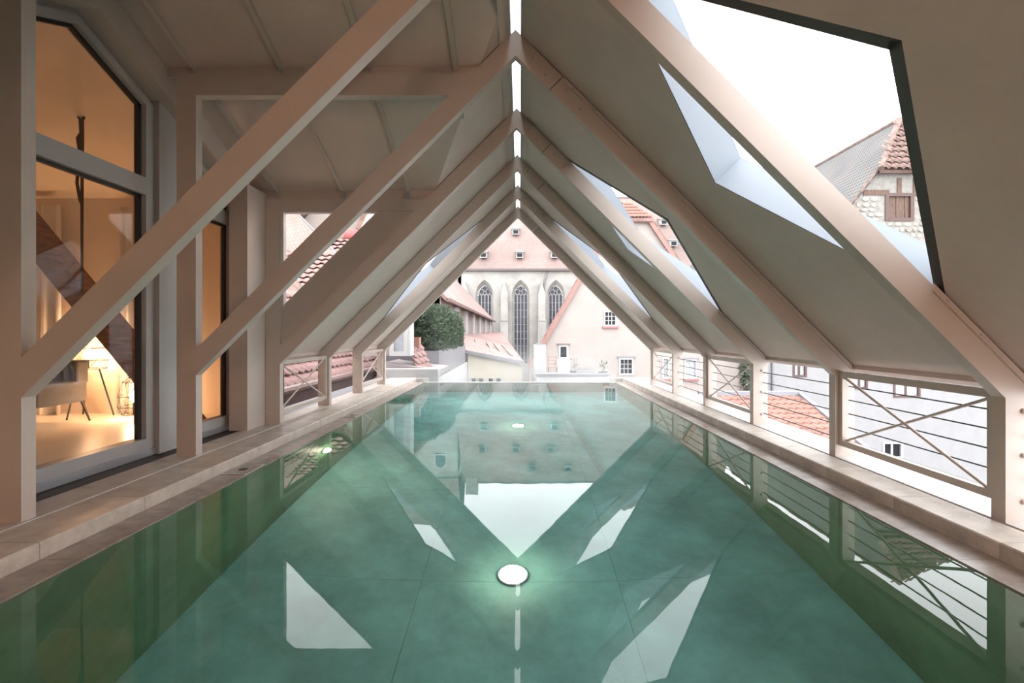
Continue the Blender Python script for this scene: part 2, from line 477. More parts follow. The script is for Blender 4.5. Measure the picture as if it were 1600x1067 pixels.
# --- portal frames
def zt(d): return 3.19 - d
def zb(d): return 3.0 - d
def frame(i, label):
    Y = FR[i]
    t = empty('portal_frame', (RX, Y, LEDGE))
    tag(t, label, 'portal frame', 'steel portal frames over the pool')
    def P(d, z, s): return (s * d, 0, z - LEDGE)
    ext = {0: 3.4, 1: 2.87, 2: 2.30}.get(i)
    for s in (1, -1):
        di, do = 2.328, 2.468
        if s < 0 and ext:
            MB().prism([P(di, LEDGE, s), P(di, ext if i == 0 else zb(di) + 0.02, s), P(di, ext, s), P(do, ext, s), P(do, LEDGE, s)], (0, FD, 0)).build('post', M_STEEL, t)
        else:
            MB().prism([P(di, LEDGE, s), P(di, zb(di), s), P(do, zt(do), s), P(do, LEDGE, s)], (0, FD, 0)).build('post', M_STEEL, t)
        if s > 0:
            j = 0.296
            # splice piece at the apex, then the long rafter
            MB().prism([P(0, zb(0), s), P(0, zt(0), s), P(j + 0.045, zt(j + 0.045), s), P(j - 0.05, zb(j - 0.05), s)], (0, FD, 0)).build('apex_piece', M_STEEL, t)
            k = j + 0.006
            MB().prism([P(k - 0.05, zb(k - 0.05), s), P(k + 0.045, zt(k + 0.045), s), P(do, zt(do), s), P(di, zb(di), s)], (0, FD, 0)).build('rafter', M_STEEL, t)
        else:
            MB().prism([P(0, zb(0), s), P(0, zt(0), s), P(do - (0.0 if not ext else 0.14), zt(do - (0.0 if not ext else 0.14)), s)] + ([P(di, zt(di), s)] if False else []) + [P(di, zb(di), s)] if not ext else
                       [P(0, zb(0), s), P(0, zt(0), s), P(di, zt(di), s), P(di, zb(di), s)], (0, FD, 0)).build('rafter', M_STEEL, t)
    # bolts: on the right rafter by the splice and on the posts
    bl = MB().lathe([(0.013, 0), (0.013, 0.004), (0.008, 0.011), (0.001, 0.013)], (0, 0, 0), 8)
    b0 = bl.build('bolt', M_STEEL, t, True)
    spots = []
    for d in (0.12, 0.22, 0.37, 0.47):
        spots.append((d, 0, (zt(d) + zb(d)) / 2 - LEDGE + (0.015 if d in (0.12, 0.37) else -0.015)))
    for z in (0.15, 0.37, 0.58):
        spots.append((2.41, 0, z - LEDGE + 0.03))
        if i >= 2: spots.append((-2.41, 0, z - LEDGE + 0.03))
    b0.location = spots[0]; b0.rotation_euler = (math.pi / 2, 0, 0)
    copies(b0, t, spots[1:], (math.pi / 2, 0, 0))
    # flange along the upper edge of the right rafter, with screws
    a, b = (0.36, 2.44) if i not in (0, 2, 4) else (1.98, 2.44)
    MB().prism([P(a, zt(a) + .002, 1), P(a, zt(a) - 0.035, 1), P(b, zt(b) - 0.035, 1), P(b, zt(b) + .002, 1)], (0, -0.012, 0)).build('flange', M_STEEL, t)
    sc0 = MB().lathe([(0.006, 0), (0.006, 0.003), (0.002, 0.006)], (0, 0, 0), 6).build('screw', M_FRAME, t)
    n = int((b - a) / 0.16)
    ls = [(a + 0.06 + k * 0.16, -0.012, zt(a + 0.06 + k * 0.16) - 0.018 - LEDGE) for k in range(n)]
    sc0.location = ls[0]; sc0.rotation_euler = (math.pi / 2, 0, 0)
    copies(sc0, t, ls[1:], (math.pi / 2, 0, 0))
    # dormer tie beam on frames 1 and 2
    if i in (1, 2):
        zlo, zhi = ((2.71, 2.87), (2.18, 2.30))[i - 1]
        MB().prism([P(2.328, zlo, -1), P(2.328, zhi, -1), P(3.19 - zhi, zhi, -1), P(3.19 - zlo, zlo, -1)], (0, FD - 0.002, 0)).build('tie_beam', M_STEEL, t)
    return t
names = ['nearest steel portal frame, its rafters crossing the whole picture',
         'second steel portal frame from the camera, with a high tie beam at left',
         'third steel portal frame, with a solid infill and tie beam at left',
         'fourth steel portal frame from the camera',
         'fifth steel portal frame, crossing the farthest rhombic skylights',
         'farthest steel portal frame, framing the view of the church']
for i in range(6): frame(i, names[i])

# --- roof panels
TN = 0.164   # offset along x and z that makes a panel 0.232 thick
def panel(parent, s, pts, name='roof_panel', m=M_PANEL, z0=3.2, tn=TN):
    lp = [(RX + s * d, y, z0 - d) for (y, d) in pts]
    return MB().prism(lp, (s * tn, 0, tn)).build(name, m, parent)
D0, D1 = 0.045, 2.45
cr = empty('ceiling', (0, 0, 0)); tag(cr, 'beige sloping roof panels with rhombic cut-outs on the right', 'roof', kind='structure')
cl = empty('ceiling', (0, 0, 0)); tag(cl, 'beige sloping roof panels on the left beside the ridge', 'roof', kind='structure')
HB = 0.745
cen = [y + FD / 2 for y in FR]
edges = [YB - 0.2] + cen + [8.5]
def notch(y0, y1, hole0, hole1, hb=HB):
    pts = [(y0, D0), (y1, D0)]
    if hole1: pts += [(y1, 0.47), (y1 - hb, 1.27), (y1, 2.08)]
    pts += [(y1, D1), (y0, D1)]
    if hole0: pts += [(y0, 2.08), (y0 + hb, 1.27), (y0, 0.47)]
    return pts
g = 0.0015
bays = [(YB - 0.2, cen[0]), (cen[0], cen[1]), (cen[1], cen[2]), (cen[2], cen[3]), (cen[3], cen[4]), (cen[4], cen[5] + 0.03)]
for k, (y0, y1) in enumerate(bays):
    panel(cr, 1, notch(y0 + g, y1 - g, k in (1, 3, 5), k in (0, 2, 4)))
# bright metal linings of the far sides, dark lips on the near sides of each cut-out
def lining(parent, s, yc, hb=HB, both=True):
    for (a, b) in (((yc + 0.0, 0.47), (yc + hb, 1.27)), ((yc + hb, 1.27), (yc, 2.08))):
        e = [Vector((RX + s * d, y, 3.2 - d)) for (y, d) in (a, b)]
        n_ = Vector((s * TN, 0, TN)) * 0.99
        mid = Vector((RX + s * 1.27, yc, 3.2 - 1.27))
        inn = (mid - (e[0] + e[1]) / 2); nd = (e[1] - e[0]).normalized(); inn = (inn - nd * inn.dot(nd)); inn -= n_.normalized() * inn.dot(n_.normalized()); inn.normalize()
        lp = [e[0] + n_ * .01, e[1] + n_ * .01, e[1] + n_, e[0] + n_]
        MB().prism(lp, inn * 0.006).build('metal_lining', M_TRIM, parent)
    for (a, b) in (((yc, 0.47), (yc - hb, 1.27)), ((yc - hb, 1.27), (yc, 2.08))):
        e = [Vector((RX + s * d, y, 3.2 - d)) for (y, d) in (a, b)]
        n_ = Vector((s * TN, 0, TN)) * 0.99
        mid = Vector((RX + s * 1.27, yc, 3.2 - 1.27))
        inn = (mid - (e[0] + e[1]) / 2); nd = (e[1] - e[0]).normalized(); inn = (inn - nd * inn.dot(nd)); inn.normalize()
        nu = n_.normalized()
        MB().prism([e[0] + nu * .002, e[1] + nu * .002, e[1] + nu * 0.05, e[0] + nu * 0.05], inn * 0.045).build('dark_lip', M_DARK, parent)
        MB().prism([e[0] + nu * .05, e[1] + nu * .05, e[1] + n_, e[0] + n_], inn * 0.006).build('metal_lining', M_TRIM, parent)
for i in (0, 2, 4): lining(cr, 1, cen[i])
# panes over the cut-outs
def sky_pane(idx, s, yc, hb, label):
    off = Vector((s, 0, 1)) * (TN * 0.93)
    lp = [Vector((RX + s * d, y, 3.2 - d)) + off for (y, d) in ((yc, 0.48), (yc + hb - .012, 1.27), (yc, 2.07), (yc - hb + .012, 1.27))]
    o = MB().prism(lp, Vector((s, 0, 1)) * 0.006).build('window_%d' % idx, M_SKYGLASS)
    tag(o, label, 'skylight', kind='structure')
sky_pane(1, 1, cen[0], HB, 'clear glass of the largest, nearest rhombic skylight')
sky_pane(2, 1, cen[2], HB, 'clear glass of the middle rhombic skylight on the right')
sky_pane(3, 1, cen[4], HB, 'clear glass of the farthest rhombic skylight on the right')
sky_pane(4, -1, cen[4], 0.62, 'clear glass of the only rhombic skylight on the left')

# left roof: beside the dormer only a wedge at the ridge, full panels beyond it
DYC = 2.95                                   # dormer ridge
def dz(y): return 3.19 - 0.44 * abs(y - DYC)
def dint(y): return 3.2 - dz(y)
Y2 = cen[2]
panel(cl, -1, [(DYC - 1.77, D0), (Y2 - g, D0), (Y2 - g, dint(Y2)), (DYC + .1, D0 + .01), (DYC - .1, D0 + .01), (DYC - 1.77, dint(DYC - 1.77))])
panel(cl, -1, [(YB - 0.2, D0), (DYC - 1.77, D0), (DYC - 1.77, D1), (YB - 0.2, D1)])
panel(cl, -1, notch(cen[2] + g, cen[3] - g, False, False))
panel(cl, -1, notch(cen[3] + g, cen[4] - g, False, True, 0.62))
panel(cl, -1, notch(cen[4] + g, cen[5] + 0.03, True, False, 0.62))
lining(cl, -1, cen[4], 0.62)
# eave boards
for s, y0 in ((1, YB), (-1, cen[2])):
    p = cr if s > 0 else cl
    MB().prism([(RX + s * 2.452, y0, 3.2 - 2.452 - 0.03), (RX + s * 2.452, y0, 3.2 - 2.452 + 0.03), (RX + s * 2.49, y0, 3.2 - 2.49 + 0.05), (RX + s * 2.49, y0, 3.2 - 2.49 - 0.02)], (0, cen[5] - y0, 0)).build('eave_board', M_PANEL, p)
# ridge boards and ridge glazing
for s in (1, -1):
    p = cr if s > 0 else cl
    for k in range(6):
        y0, y1 = (0.3 if k == 0 else FR[k - 1] + FD), FR[k]
        MB().prism([(RX + s * d, y0 + .002, 3.197 - d) for d in (0.04, 0.115)] + [(RX + s * d, y0 + .002, 3.197 - d - 0.012) for d in (0.115, 0.04)], (0, y1 - y0 - .004, 0)).build('ridge_board', M_PANEL, p)
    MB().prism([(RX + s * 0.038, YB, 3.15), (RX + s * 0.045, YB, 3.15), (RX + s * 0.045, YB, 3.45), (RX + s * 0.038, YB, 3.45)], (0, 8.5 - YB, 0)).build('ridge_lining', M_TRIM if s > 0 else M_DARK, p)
o = box('window_5', M_SKYGLASS, None, RX - 0.06, RX + 0.06, YB, 8.5, 3.36, 3.366)
tag(o, 'narrow strip of glass along the roof ridge', 'skylight', kind='structure')

# --- dormer ceiling with battens (slopes down both ways from its own ridge)
cd = empty('ceiling', (0, 0, 0)); tag(cd, 'pitched dormer ceiling with slim battens above the glazed doors', 'dormer ceiling', kind='structure')
XW = -2.75
bx_ = [-2.405, -1.75, -1.11, -0.47]
def dorm_pt(x, y, up=0.0): return (x, y, dz(y) + up)
def slab(xa, xb, far):
    # a panel between two batten lines, clipped at the valley with the main roof
    ys = (DYC, Y2 + 0.02) if far else (DYC, DYC - 1.77)
    def xv(y): return RX - dint(y)                    # valley
    lim = xv(ys[1])
    pts = []
    if xb <= lim + 1e-6:
        pts = [(xa, ys[0]), (xb, ys[0]), (xb, ys[1]), (xa, ys[1])]
    else:
        def yval(x): return DYC + (1 if far else -1) * ((RX - x) - 0.01) / 0.44
        yb_ = max(min(yval(xb), max(ys)), min(ys))
        if xa >= lim:
            pts = [(xa, ys[0]), (xb, ys[0]), (xb, yb_), (xa, yval(xa))]
        else:
            pts = [(xa, ys[0]), (xb, ys[0]), (xb, yb_), (lim, ys[1]), (xa, ys[1])]
    MB().prism([dorm_pt(x, y) for x, y in pts], (0, 0, 0.16)).build('dormer_panel', M_PANEL, cd)
xs = [-2.82] + bx_ + [-0.105]
for far in (True, False):
    for a, b in zip(xs[:-1], xs[1:]): slab(a + g, b - g, far)
for x in bx_:
    ye = min(Y2, DYC + (RX - x - 0.01) / 0.44)
    for k, (y1) in enumerate((ye,)):
        lp = [(x - 0.018, DYC, dz(DYC)), (x + 0.018, DYC, dz(DYC)), (x + 0.018, DYC, dz(DYC) - 0.03), (x - 0.018, DYC, dz(DYC) - 0.03)]
        MB().prism(lp, (0, y1 - DYC, -0.44 * (y1 - DYC))).build('batten', M_STEEL, cd)
        if k == 0: # little hanger block on the tie beam
            for fy, top in ((FR[1], 2.87), (FR[2], 2.30)):
                if y1 > fy and x < -0.6: box('hanger', M_FRAME, cd, x - 0.012, x + 0.012, fy + 0.01, fy + 0.03, top, dz(fy))

# --- solid infill and small pane of the third frame, left
Yi = FR[2] + 0.02
def PI(x, y): 
    v = px(x, y, Yi); return (v.x, Yi, v.z)
inf = empty('infill_wall', (-2.0, Yi, LEDGE)); inf.name = 'wall_dormer'
tag(inf, 'brown triangular infill panel under the third frame beam at left', 'infill panel', kind='structure')
inf.location = (0, 0, 0)
def dd(x): return RX - x
lpz = lambda x: 3.195 - dd(x)
# panel hugging the rafter: from rafter top edge to a parallel line 0.31 higher
x0, x1 = -2.355, -0.915
up = 0.36
ztop = 2.185
MB().prism([(x0, Yi, lpz(x0)), (RX - (3.195 - ztop), Yi, ztop), (RX - (3.195 + up - ztop), Yi, ztop), (x0, Yi, lpz(x0) + up)], (0, 0.04, 0)).build('infill_panel', M_STEEL, inf)
box('trim', M_WHITESTONE, inf, x0, x0 + 0.03, Yi - 0.015, Yi + 0.045, lpz(x0) + up + .01, ztop)
xe = RX - (3.195 + up - ztop)
box('trim', M_WHITESTONE, inf, x0 + 0.03, xe, Yi - 0.015, Yi + 0.045, ztop - 0.022, ztop)
MB().prism([(x0 + .03, Yi + .02, lpz(x0 + .03) + up), (xe, Yi + .02, ztop - .022), (x0 + .03, Yi + .02, ztop - .022)], (0, 0.006, 0)).build('pane', M_GLASS, inf)

MB().prism([(-2.74, Yi + .025, 2.29), (-2.74, Yi + .025, dz(Yi) + .05), (RX - dint(Yi), Yi + .025, dz(Yi) + .05), (RX - dint(Yi) + .05, Yi + .025, 2.29)], (0, .02, 0)).build('closure_board', M_STEEL, inf)

Yk = FR[1] + .035
MB().prism([(-2.6, Yk, 2.86), (-2.6, Yk, dz(Yk) + .03), (RX - dint(Yk), Yk, dz(Yk) + .03), (RX - dint(Yk) + .06, Yk, 2.86)], (0, .02, 0)).build('closure_board', M_STEEL, cd)

# --- glazed doors of the lit room
def YZ(y, z, x=XW): return (x, y, z)
def glazing(idx, y0, y1, label, peak):
    t = empty('door_%d' % idx, (XW, y0, 0.1)); t.location = (0, 0, 0)
    tag(t, label, 'glazed door', kind='structure')
    fw = 0.075
    def top(y): return dz(y) - 0.25
    xo, xi = XW - 0.06, XW + 0.03
    # outer frame
    for (a, b) in ((y0, y0 + fw), (y1 - fw, y1)):
        MB().prism([(xo, a, 0.10), (xo, b, 0.10), (xo, b, top(b)), (xo, a, top(a))], (xi - xo, 0, 0)).build('jamb', M_FRAME, t)
    box('sill', M_ALU, t, xo, xi + 0.012, y0, y1, LEDGE, 0.13)
    box('bottom_rail', M_FRAME, t, xo, xi, y0 + fw, y1 - fw, 0.13, 0.21)
    box('transom', M_FRAME, t, xo, xi, y0 + fw, y1 - fw, 1.985, 2.11)
    ys = [y0 + fw] + ([peak] if y0 < peak < y1 else []) + [y1 - fw]
    for a, b in zip(ys[:-1], ys[1:]):
        MB().prism([(xo, a, top(a)), (xo, b, top(b)), (xo, b, top(b) - 0.06), (xo, a, top(a) - 0.06)], (xi - xo, 0, 0)).build('head_rail', M_FRAME, t)
    # dark gaskets
    ge = 0.03
    box('gasket', M_DARK, t, XW - 0.03, XW - 0.005, y1 - fw - ge, y1 - fw, 0.21, 1.985)
    MB().prism([(XW - .03, y1 - fw - ge, 2.11), (XW - .03, y1 - fw, 2.11), (XW - .03, y1 - fw, top(y1 - fw) - .06), (XW - .03, y1 - fw - ge, top(y1 - fw - ge) - .06)], (.025, 0, 0)).build('gasket', M_DARK, t)
    box('gasket', M_DARK, t, XW - 0.03, XW - 0.005, y0 + fw, y1 - fw, 1.965, 1.985)
    for a, b in zip(ys[:-1], ys[1:]):
        MB().prism([(XW - .03, a, top(a) - .06), (XW - .03, b, top(b) - .06), (XW - .03, b, top(b) - .085), (XW - .03, a, top(a) - .085)], (.025, 0, 0)).build('gasket', M_DARK, t)
    box('pane', M_GLASS, t, XW - 0.026, XW - 0.020, y0 + fw, y1 - fw, 0.21, 1.98)
    MB().prism([(XW - .026, y, z) for (y, z) in [(y0 + fw, 2.11), (y1 - fw, 2.11)] + [(y, top(y) - .06) for y in reversed(ys)]], (.006, 0, 0)).build('pane', M_GLASS, t)
glazing(1, 2.33, 3.57, 'tall glazed door of the lit room with peaked upper pane', 2.95)
glazing(2, 3.75, 4.58, 'narrow glazed door of the lit room farther along', 0)
gw = empty('wall_left', (0, 0, 0)); tag(gw, 'grey framing of the glazed dormer front on the left', 'wall', kind='structure')
MB().prism([(XW - .08, 3.57, LEDGE), (XW - .08, 3.75, LEDGE), (XW - .08, 3.75, dz(3.75)), (XW - .08, 3.57, dz(3.57))], (0.15, 0, 0)).build('mullion', M_FRAME, gw)
MB().prism([(XW - .08, 2.17, LEDGE), (XW - .08, 2.33, LEDGE), (XW - .08, 2.33, dz(2.33)), (XW - .08, 2.17, dz(2.17))], (0.15, 0, 0)).build('mullion', M_FRAME, gw)
def rake(y0, y1, a, b, x0, x1, nm, m=M_FRAME):
    ys = [y0] + ([DYC] if y0 < DYC < y1 else []) + [y1]
    for p, q in zip(ys[:-1], ys[1:]):
        MB().prism([(x0, p, dz(p) - a), (x0, q, dz(q) - a), (x0, q, dz(q) - b), (x0, p, dz(p) - b)], (x1 - x0, 0, 0)).build(nm, m, gw)
rake(2.33, 3.57, 0, 0.25, XW - .06, XW, 'rake_board')
rake(3.75, 4.58, 0, 0.25, XW - .06, XW, 'rake_board')
rake(2.2, 4.6, 0.002, 0.21, XW + 0.0, XW + 0.16, 'rake_beam', M_STEEL)
# wall chunk beside the third frame post
box('pier', M_STEEL, gw, -2.67, -2.502, 4.41, 4.86, LEDGE, dz(4.86))
box('pier_back', M_FRAME, gw, -2.98, -2.67, 4.80, 4.86, LEDGE, dz(4.86))
# unseen wall added to block light, running back behind the camera
MB().prism([(XW - .08, YB - .2, 0), (XW - .08, 2.17, 0), (XW - .08, 2.17, dz(2.17)), (XW - .08, 1.18, 2.4), (XW - .08, YB - .2, 2.4)], (0.1, 0, 0)).build('light_block_wall', M_ROOMW, gw)
MB().prism([(-2.75, 1.17, 0.75), (-2.75, 1.17, 2.5), (-0.9, 1.17, 2.5), (-2.48, 1.17, 0.75)], (0, 0.06, 0)).build('cheek', M_PANEL, gw)
o = MB().prism([(-2.85, YB - .2, -.3), (-2.85, YB - .2, .75), (RX, YB - .2, 3.45), (2.8, YB - .2, .75), (2.8, YB - .2, -.3)], (0, -0.1, 0)).build('wall_back', M_ROOMW)
tag(o, 'plain gable wall closing the hall behind the camera', 'wall', kind='structure')
o = box('wall_right_light_block', M_PANEL, None, 2.45, 2.55, YB - .2, 1.0, LEDGE, 0.74)  # out of view, added to darken the near right side
tag(o, 'low unseen wall added at the near right to keep light out', 'wall', kind='structure')

# wall lamps behind the camera (their warm light falls on the frame fronts)
for x, z_, lab in ((0.2, 2.0, 'warm wall lamp high on the gable wall behind'), (1.75, 1.1, 'warm wall lamp low at the right of the gable wall behind')):
    t = empty('wall_lamp', (x, YB - 0.2, z_)); tag(t, lab, 'lamp', 'warm wall lamps behind the pool')
    box('bracket', M_BLACK, t, -.05, .05, 0, .03, -.08, .08)
    MB().lathe([(0.05, -.12), (0.09, -.1), (0.1, 0), (0.09, .1), (0.05, .12)], (0, .14, 0), 16).build('globe', M_WALLLAMP, t, True)

# --- railings
def x_frame(x, ya, yb, label, bright=False):
    t = empty('railing_frame', (x, ya, LEDGE)); tag(t, label, 'railing', 'railing frames with crossed rods')
    zl, zh = 0.165 - LEDGE, 0.70 - LEDGE
    L = yb - ya; b = 0.04
    m = M_STEEL
    box('top_rail', m, t, -.02, .02, 0, L, zh - b, zh)
    box('bottom_rail', m, t, -.02, .02, 0, L, zl, zl + b)
    box('stile', m, t, -.02, .02, 0, b, zl + b, zh - b)
    box('stile', m, t, -.02, .02, L - b, L, zl + b, zh - b)
    MB().cyl((-.006, b, zl + b), (-.006, L - b, zh - b), 0.0085, 8).build('rod', m, t)
    MB().cyl((.008, b, zh - b), (.008, L - b, zl + b), 0.0085, 8).build('rod', m, t)
lab = {(1, 0): 'crossed railing frame at the right, nearest the camera', (1, 2): 'crossed railing frame at the right, in front of the red tiled roof', (1, 4): 'crossed railing frame at the right, farthest one',
       (-1, 2): 'crossed railing frame at the left, next to the third frame', (-1, 4): 'crossed railing frame at the left, farthest one'}
for (s, i), l in lab.items():
    x_frame(2.34 if s > 0 else -2.405, FR[i] + FD + 0.004, FR[i + 1] - 0.004, l)
for k in range(5):
    z = 0.59 - 0.1 * k
    o = MB().cyl((2.40, 1.0, z), (2.40, FR[5] + 0.03, z), 0.0045, 6).build('guard_cable', M_BLACK)
    tag(o, '%s of the five black guard cables strung through the right posts' % ('topmost', 'second from the top', 'middle one', 'second from the bottom', 'lowest')[k], 'cable', 'guard cables on the right side')

# ================================================================== LIT ROOM ON THE LEFT
RY = 5.85
o = box('floor', M_ROOMF, None, -7.2, -2.83, 0.5, RY, -0.08, 0.0); tag(o, 'pale polished floor of the lit room', 'floor', kind='structure')
o = box('wall_room_end', M_ROOMW, None, -7.2, -2.92, RY, RY + .1, -.1, 2.7); tag(o, 'warm cream end wall of the lit room', 'wall', kind='structure')
o = box('wall_room_side', M_ROOMW, None, -7.3, -7.2, 0.5, RY, -.1, 3.7); tag(o, 'cream far side wall of the lit room', 'wall', kind='structure')
o = box('wall_room_near', M_ROOMW, None, -7.2, -2.83, 0.4, 0.5, -.1, 3.7); tag(o, 'cream near wall of the lit room', 'wall', kind='structure')
cz = lambda y: 2.62 + 0.3 * (RY - y)
o = MB().prism([(-7.3, RY + .1, cz(RY + .1)), (-7.3, DYC, cz(DYC)), (-2.83, DYC, cz(DYC)), (-2.83, 4.86, cz(4.86)), (-2.98, 4.86, cz(4.86)), (-2.98, RY + .1, cz(RY + .1))], (0, 0, .12)).build('ceiling', M_ROOMW); tag(o, 'sloping warm plaster ceiling of the lit room', 'ceiling', kind='structure')
o = MB().prism([(-7.3, .4, 2.8), (-7.3, DYC, cz(DYC)), (-2.83, DYC, cz(DYC)), (-2.83, .4, 2.8)], (0, 0, .12)).build('ceiling', M_ROOMW); tag(o, 'near slope of the lit room ceiling', 'ceiling', kind='structure')
o = MB().prism([(-2.83, 2.2, dz(2.2)), (-2.83, DYC, dz(DYC)), (-2.83, 4.86, dz(4.86)), (-2.83, 4.86, cz(4.86)), (-2.83, DYC, cz(DYC)), (-2.83, 2.2, cz(DYC) - .2)], (0.05, 0, 0)).build('wall_room_gable', M_ROOMW); tag(o, 'plaster gable above the glazed doors', 'wall', kind='structure')
o = box('wall_room_pier', M_ROOMW, None, -2.98, -2.92, 4.86, RY + .1, -.1, 2.9); tag(o, 'outer wall of the lit room beyond the doors', 'wall', kind='structure')
# timber brace
a = Vector((-5.43, 4.75, 2.72)); b = Vector((-3.2, 4.75, 0.0))
o = MB().bar(a, b, 0.2, 0.21, up=(0, 1, 0)).build('timber_brace', M_TIMBER); tag(o, 'dark old diagonal timber brace inside the lit room', 'beam')
# rope
t = empty('hanging_rope', px(127, 183, 4.53)); tag(t, 'dark knotted rope hanging from the lit room ceiling', 'rope')
MB().tube([(-.03, 0, .01), (-.015, 0, -.02), (.015, 0, -.02), (.03, 0, .01)], .012).build('ceiling_hook', M_BLACK, t)
MB().tube([(0, 0, -.02), (.004, 0, -.15), (-.012, 0, -.2), (.008, 0, -.5), (.004, 0, -1.65)], [.02, .018, .03, .013, .009]).build('rope', M_ROPE, t)
MB().tube([(-.01, 0, -.2), (-.035, .01, -.45), (-.05, .01, -.62), (-.02, .01, -.78), (.004, 0, -.82)], .013).build('rope_loop', M_ROPE, t)
# lounge seat
t = empty('lounge_seat', (-5.24, 5.06, 0)); tag(t, 'low grey upholstered seat on thin black legs in the lit room', 'sofa')
def rbox(name, m, parent, x0, x1, y0, y1, z0, z1, r=0.03):
    o = box(name, m, parent, x0, x1, y0, y1, z0, z1)
    md = o.modifiers.new('bevel', 'BEVEL'); md.width = r; md.segments = 3
    return o
rbox('seat', M_SOFA, t, -.75, .42, -.28, .3, .22, .46)
rbox('backrest', M_SOFA, t, -.75, .42, .16, .32, .42, .68)
for (x, y) in ((.2, -.2), (.38, .25), (-.45, -.2), (-.45, .25)):
    MB().cyl((x, y, .26), (x - .06 * (1 if x > 0 else -1) * -1, y * 1.2, 0), .016, 8, .009).build('leg', M_BLACK, t)
# cage lamps
def cage_lamp(name, loc, prof, z_bulb, label, legs=0.0):
    t = empty(name, loc); tag(t, label, 'lamp', 'wire cage lamps in the lit room')
    mb = MB(); n = 14
    for (r, z) in prof:
        mb.tube([(r * math.cos(2 * math.pi * k / 24), r * math.sin(2 * math.pi * k / 24), z) for k in range(24)], .004, 5, True)
    for k in range(n):
        for tw in (1, -1):
            pts = []
            for q, (r, z) in enumerate(prof):
                an = 2 * math.pi * (k + tw * q * 0.9) / n
                pts.append((r * math.cos(an), r * math.sin(an), z))
            mb.tube(pts, .0018, 4)
    mb.build('wire_cage', M_BLACK, t)
    MB().lathe([(.012, -.07), (.03, -.05), (.042, 0), (.03, .04), (.01, .055)], (0, 0, z_bulb), 14).build('bulb', M_BULB, t, True)
    MB().cyl((0, 0, z_bulb - .07), (0, 0, prof[0][1]), .01).build('bulb_holder', M_BLACK, t)
    if legs:
        for k in range(3):
            an = 2 * math.pi * k / 3 + .4
            MB().cyl((.1 * math.cos(an), .1 * math.sin(an), prof[0][1]), (.24 * math.cos(an), .24 * math.sin(an), 0), .009).build('leg', M_BLACK, t)
cage_lamp('cage_lamp', (-5.06, 5.63, 0), [(.17, .56), (.185, .66), (.18, .8), (.15, .95), (.1, 1.05)], .74, 'wire cage lamp on a tripod behind the grey seat', 1)
cage_lamp('cage_lamp', (-4.42, 5.5, 0), [(.11, .05), (.15, .14), (.15, .26), (.11, .42), (.06, .47)], .26, 'small wire cage lantern on the lit room floor')
cage_lamp('cage_lamp', (-6.35, 5.5, 0), [(.11, .05), (.15, .14), (.15, .26), (.11, .42), (.06, .47)], .2, 'wire cage lantern on the floor behind the seat, far left')
# curtains
def curtain(x0, x1, y, z1, label):
    n = int((x1 - x0) / .025); v = []; f = []
    for k in range(n + 1):
        x = x0 + (x1 - x0) * k / n
        yy = y + .035 * math.sin(k * 0.9) + .015 * math.sin(k * 2.3)
        for z in (0.005, z1 * .5, z1): v.append((x, yy * 1.0 + (.02 * math.sin(k * .5) if z < .1 else 0), z))
    for k in range(n):
        for q in range(2): f.append((k * 3 + q, k * 3 + 3 + q, k * 3 + 4 + q, k * 3 + 1 + q))
    o = mesh('curtain', v, f, M_CURT, None, True)
    md = o.modifiers.new('thickness', 'SOLIDIFY'); md.thickness = .004
    tag(o, label, 'curtain', 'white curtains in the lit room')
curtain(-4.80, -4.5, 5.77, 2.5, 'bright white curtain beside the small cage lantern')
curtain(-5.95, -5.45, 5.72, 2.5, 'white pleated curtain at the far left behind the seat')

# ================================================================== THE TOWN
o = box('ground', M_GROUND, None, -80, 90, -20, 160, -9.2, -9.0); tag(o, 'street level far below the roof pool', 'ground', kind='structure')

# --- tiles
def tile_mesh(w_, l_, lift, m, curve=0.03, nx=6, tail=0.22):
    """one curved clay tile; x across, y up the slope, z out of the roof; its lower end is proud"""
    v = []; f = []
    for (y, z0) in ((0, lift), (l_, 0.0)):
        for k in range(nx + 1):
            a = k / nx
            z = z0 + curve * math.sin(a * math.pi * 2) * 0.5 + curve * .5
            yy = y - (tail * w_ * math.sin(math.pi * a) ** .7 if y == 0 else 0)
            v.append(((a - .5) * w_ * 1.02, yy, z))
    n = nx + 1
    for k in range(nx): f.append((k, k + 1, n + k + 1, n + k))
    lo = [(x, y, z - 0.022) for (x, y, z) in v[:n]]
    b = len(v); v += lo
    for k in range(nx): f.append((k, b + k, b + k + 1, k + 1))
    return v, f

def tile_roof(parent, o_, U, V, cols, rows, w_, exp, m, indiv=True, curve=0.03, lift=0.035, keep=None, jitter=0.0, name='roof_tile'):
    U = Vector(U).normalized(); V = Vector(V).normalized(); N = U.cross(V).normalized()
    if N.z < 0: N = -N
    R = Matrix((U, V, N)).transposed()
    v0, f0 = tile_mesh(w_, exp * 1.25, lift, m, curve)
    first = None; acc = MB()
    for r in range(rows):
        for c in range(cols):
            p = Vector(o_) + U * ((c + .5 + (.5 if False else 0)) * w_) + V * (r * exp)
            if keep and not keep(p, r, c): continue
            M = R.copy()
            if jitter:
                M = M @ Matrix.Rotation(random.uniform(-jitter, jitter), 3, 'Z') @ Matrix.Rotation(random.uniform(-jitter, jitter) * .6, 3, 'X')
            if indiv:
                if first is None:
                    me_o = mesh(name, v0, f0, m, parent, True)
                    first = me_o; ob = me_o
                else:
                    ob = first.copy(); COL.objects.link(ob); ob.parent = parent
                mw = M.to_4x4(); mw.translation = p - Vector(parent.location)
                ob.matrix_local = mw
            else:
                acc.add([M @ Vector(q) + p - Vector(parent.location) for q in v0], f0)
    if not indiv and acc.v:
        ob = acc.build(name + 's', m, parent, True); ob['kind'] = 'stuff'

